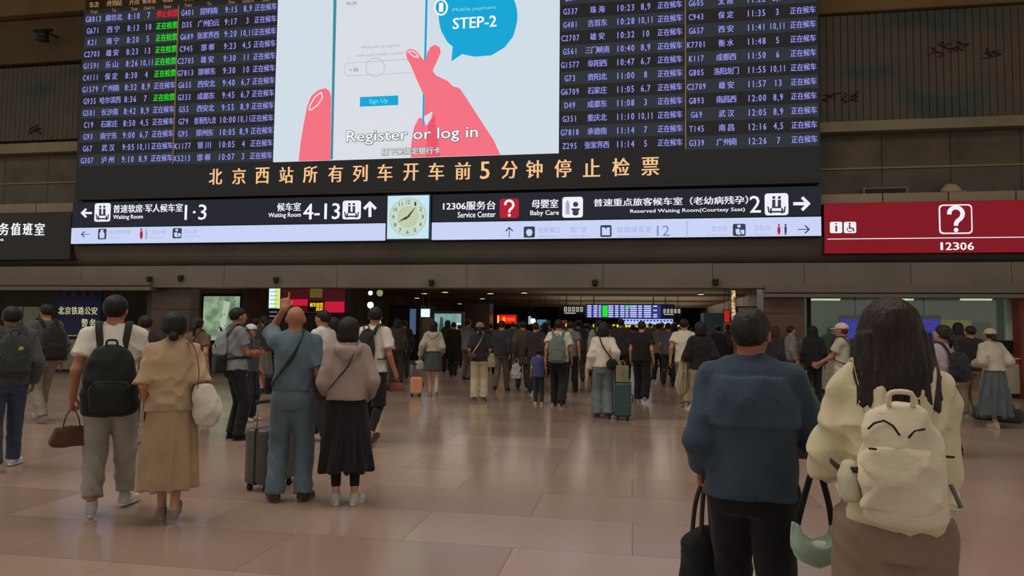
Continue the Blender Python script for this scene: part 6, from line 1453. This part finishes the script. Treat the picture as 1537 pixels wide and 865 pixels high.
P_ = G(1546, 598); r = empty('holdall', (P_.x, Yc-.42, 0), 'black bag standing at the foot of the counter at the right edge', 'bag', None, .1); s = Sdf(); s.loft([(0, 0, 0, .28, .16), (.3, 0, 0, .25, .15), (.52, 0, 0, .12, .08)], .02, p=2.5, rcap=.05); sdf_obj('bag_body', s, cloth(BLK), r, .014, folds('top', .012, 1))
MB().tube(spline([(-.06, 0, .50), (-.04, 0, .60), (.04, 0, .60), (.06, 0, .50)], 4), .01, 6).build('handle', cloth(BLK), r, True)

# ------------------------------------------------------------------ the far crowd: a few builds, copied with their own clothes colours
VAR = {}
def variant(k):
    if k in VAR: return VAR[k]
    base = dict(label='x', loc=(0, -60, 0), rz=0, H=1.70, vox=.019, bvox=.014, seed=k*1.7)
    V = [dict(WALK_R, top=dict(col=BLK, g=.026, sleeve='short', sr=.018, name='tee_shirt'), bot=dict(col=BLK)),
         dict(WALK_L, girth=1.08, top=dict(col=BLK, g=.036, sleeve='long', sr=.018, name='jacket'), bot=dict(col=BLK)),
         dict(STAND, fem=True, hair='long', hlen=.20, top=dict(col=BLK, g=.030, sleeve='long', sr=.02, name='top'), bot=dict(col=BLK, r=(.1, .09, .09))),
         dict(WALK_R, fem=True, hair='tail', top=dict(col=BLK, g=.030, hem=.94, sleeve='short', sr=.02, name='top'), bot=dict(kind='skirt', col=BLK, hem=.42, hr=.22)),
         dict(STAND, hair='short', top=dict(col=BLK, g=.036, hem=.78, sleeve='long', sr=.02, name='coat'), bot=dict(col=BLK)),
         dict(STAND, lw=(-.12, .30, 1.15), rw=(.12, .30, 1.12), top=dict(col=BLK, g=.028, sleeve='short', sr=.018, name='tee_shirt'), bot=dict(col=BLK))]
    P = dict(base); P.update(V[k]); make_person(P); VAR[k] = P['_root']; return VAR[k]
used = set()
def crowd(label, k, px, Yd, top, bot, hair=(24, 21, 20), shoe=BLK, rel=0, H=1.70, group=None, skin_=(140, 98, 78)):
    src = variant(k)
    kids = [c for c in bpy.data.objects if c.parent == src] if k not in KIDS else KIDS[k]; KIDS[k] = kids
    p = GD(px, 10); d = Vector((p.x, p.y, 0)).normalized(); t = Yd/d.y; loc = (d.x*t, Yd, 0)
    if k not in used: r = src; used.add(k); lst = kids
    else:
        r = src.copy(); COL.objects.link(r); lst = []
        for c in kids: c2 = c.copy(); COL.objects.link(c2); c2.parent = r; lst.append(c2)
    r.location = loc; r.rotation_euler = (0, 0, view_rz(px, rel)); r.scale = (H/1.7,)*3; r['label'] = label
    if group: r['group'] = group
    for c in lst:
        n = c.name.split('.')[0]
        m_ = {'hair': hairm(hair), 'body': skin(skin_), 'shoe': cloth(shoe)}.get(n) or (cloth(bot) if n in ('trousers', 'skirt', 'shorts') else cloth(top))
        c.material_slots[0].link = 'OBJECT'; c.material_slots[0].material = m_
KIDS = {}
near_far = [
 ('person in dark brown standing just right of the black kiosk', 2, 596, 17.5, (54, 44, 38), (48, 42, 38), 0), ('person in dark clothes left of the woman with the pink suitcase', 4, 607, 19.5, (34, 32, 34), (34, 32, 32), 10),
 ('person in dark grey crouched together with the group left of the bald person', 1, 384, 15.0, (50, 46, 44), BLK, -30), ('person in a dark top and pale shorts left of the bald person', 3, 396, 14.2, (46, 40, 38), (90, 86, 80), 20), ('person in black beyond the folded arms', 4, 408, 17.0, (34, 34, 36), BLK, 0),
 ('person silhouetted before the teal advert, in dark green', 1, 681, 20.5, (38, 40, 34), (28, 28, 28), -10), ('shorter person in black beside the silhouette at the teal advert', 2, 672, 22.5, (30, 30, 30), BLK, 0),
 ('person in a pale grey top left of the person with the pinkish hat', 5, 702, 19.5, (96, 98, 104), (70, 66, 60), -40), ('person in dark grey at the right of the kiosk crowd', 0, 737, 22.0, (52, 50, 50), BLK, 0),
 ('person in brown between the olive coat and the child', 4, 770, 24.0, (58, 50, 42), BLK, 0), ('person in black right behind the white tee', 2, 818, 21.5, (30, 28, 30), BLK, 20), ('person with a reddish top in the crowd above the child', 5, 822, 23.0, (84, 54, 44), BLK, -20),
 ('person in olive grey right of the grey tee', 1, 868, 19.5, (62, 60, 50), (44, 42, 40), 10), ('person in dark clothes left of the pale grey shirt', 0, 880, 22.0, (44, 44, 48), BLK, -8), ('person in dark grey between the white blouse and the black tee', 4, 932, 18.6, (44, 42, 44), (40, 40, 44), 0),
 ('person in black behind the shoulder of the black tee', 1, 950, 20.5, (30, 30, 34), BLK, 15), ('person in grey blue right of the black tee', 0, 1003, 19.0, (66, 70, 80), BLK, -10), ('person in dark clothes left of the white tee by the beige trousers', 2, 1012, 22.5, (40, 38, 42), BLK, 0),
 ('person in dark grey between the black top and the navy jacket', 4, 1078, 20.0, (48, 48, 52), BLK, 10), ('person in brown before the dim shop window', 3, 1092, 23.0, (72, 56, 46), (44, 40, 38), 0),
 ('person in dark clothes with folded hands right of the white and red cap', 5, 1292, 15.0, (42, 40, 44), BLK, 40), ('person in a dark top half behind the pale pink shirt', 2, 1438, 16.0, (50, 46, 50), BLK, 30), ('person in grey standing far left behind the police counter queue', 4, 24, 15.5, (66, 66, 62), (54, 52, 48), 60),
]
for lb, k, px, Yd, tc_, bc_, rel in near_far: crowd(lb, k, px, Yd, tc_, bc_, rel=rel, H=random.uniform(1.60, 1.76))
rg = random.Random(12); tops = [(40, 38, 40), (60, 56, 52), (88, 84, 80), (50, 44, 40), (34, 34, 38), (76, 66, 58), (46, 52, 60), (120, 114, 104)]
ZN = ['left of the child', 'above the child', 'over the grey green backpack', 'under the left lettering sign', 'under the left half of the far timetable', 'under the right half of the far timetable', 'under the right lettering sign', 'near the blue grey pillar']
TN = ['charcoal', 'brown grey', 'mid grey', 'dark brown', 'black', 'dull brown', 'slate blue', 'pale grey']
KN = ['tee', 'jacket', 'loose top', 'short skirt', 'long coat', 'tee']
for i in range(46):
    px = 690+(1050-690)*((i*.618) % 1)+rg.uniform(-6, 6); Yd = 25+34*(i/46)+rg.uniform(-1, 1)
    crowd('distant person in %s %s, %s' % (TN[i % 8], KN[i % 6], ZN[min(7, int((px-690)/46))]), i % 6, px, Yd, tops[i % 8], [BLK, (40, 40, 46), (60, 56, 52)][i % 3], rel=rg.uniform(-25, 25), H=rg.uniform(1.55, 1.78), group='distant crowd in the corridor')
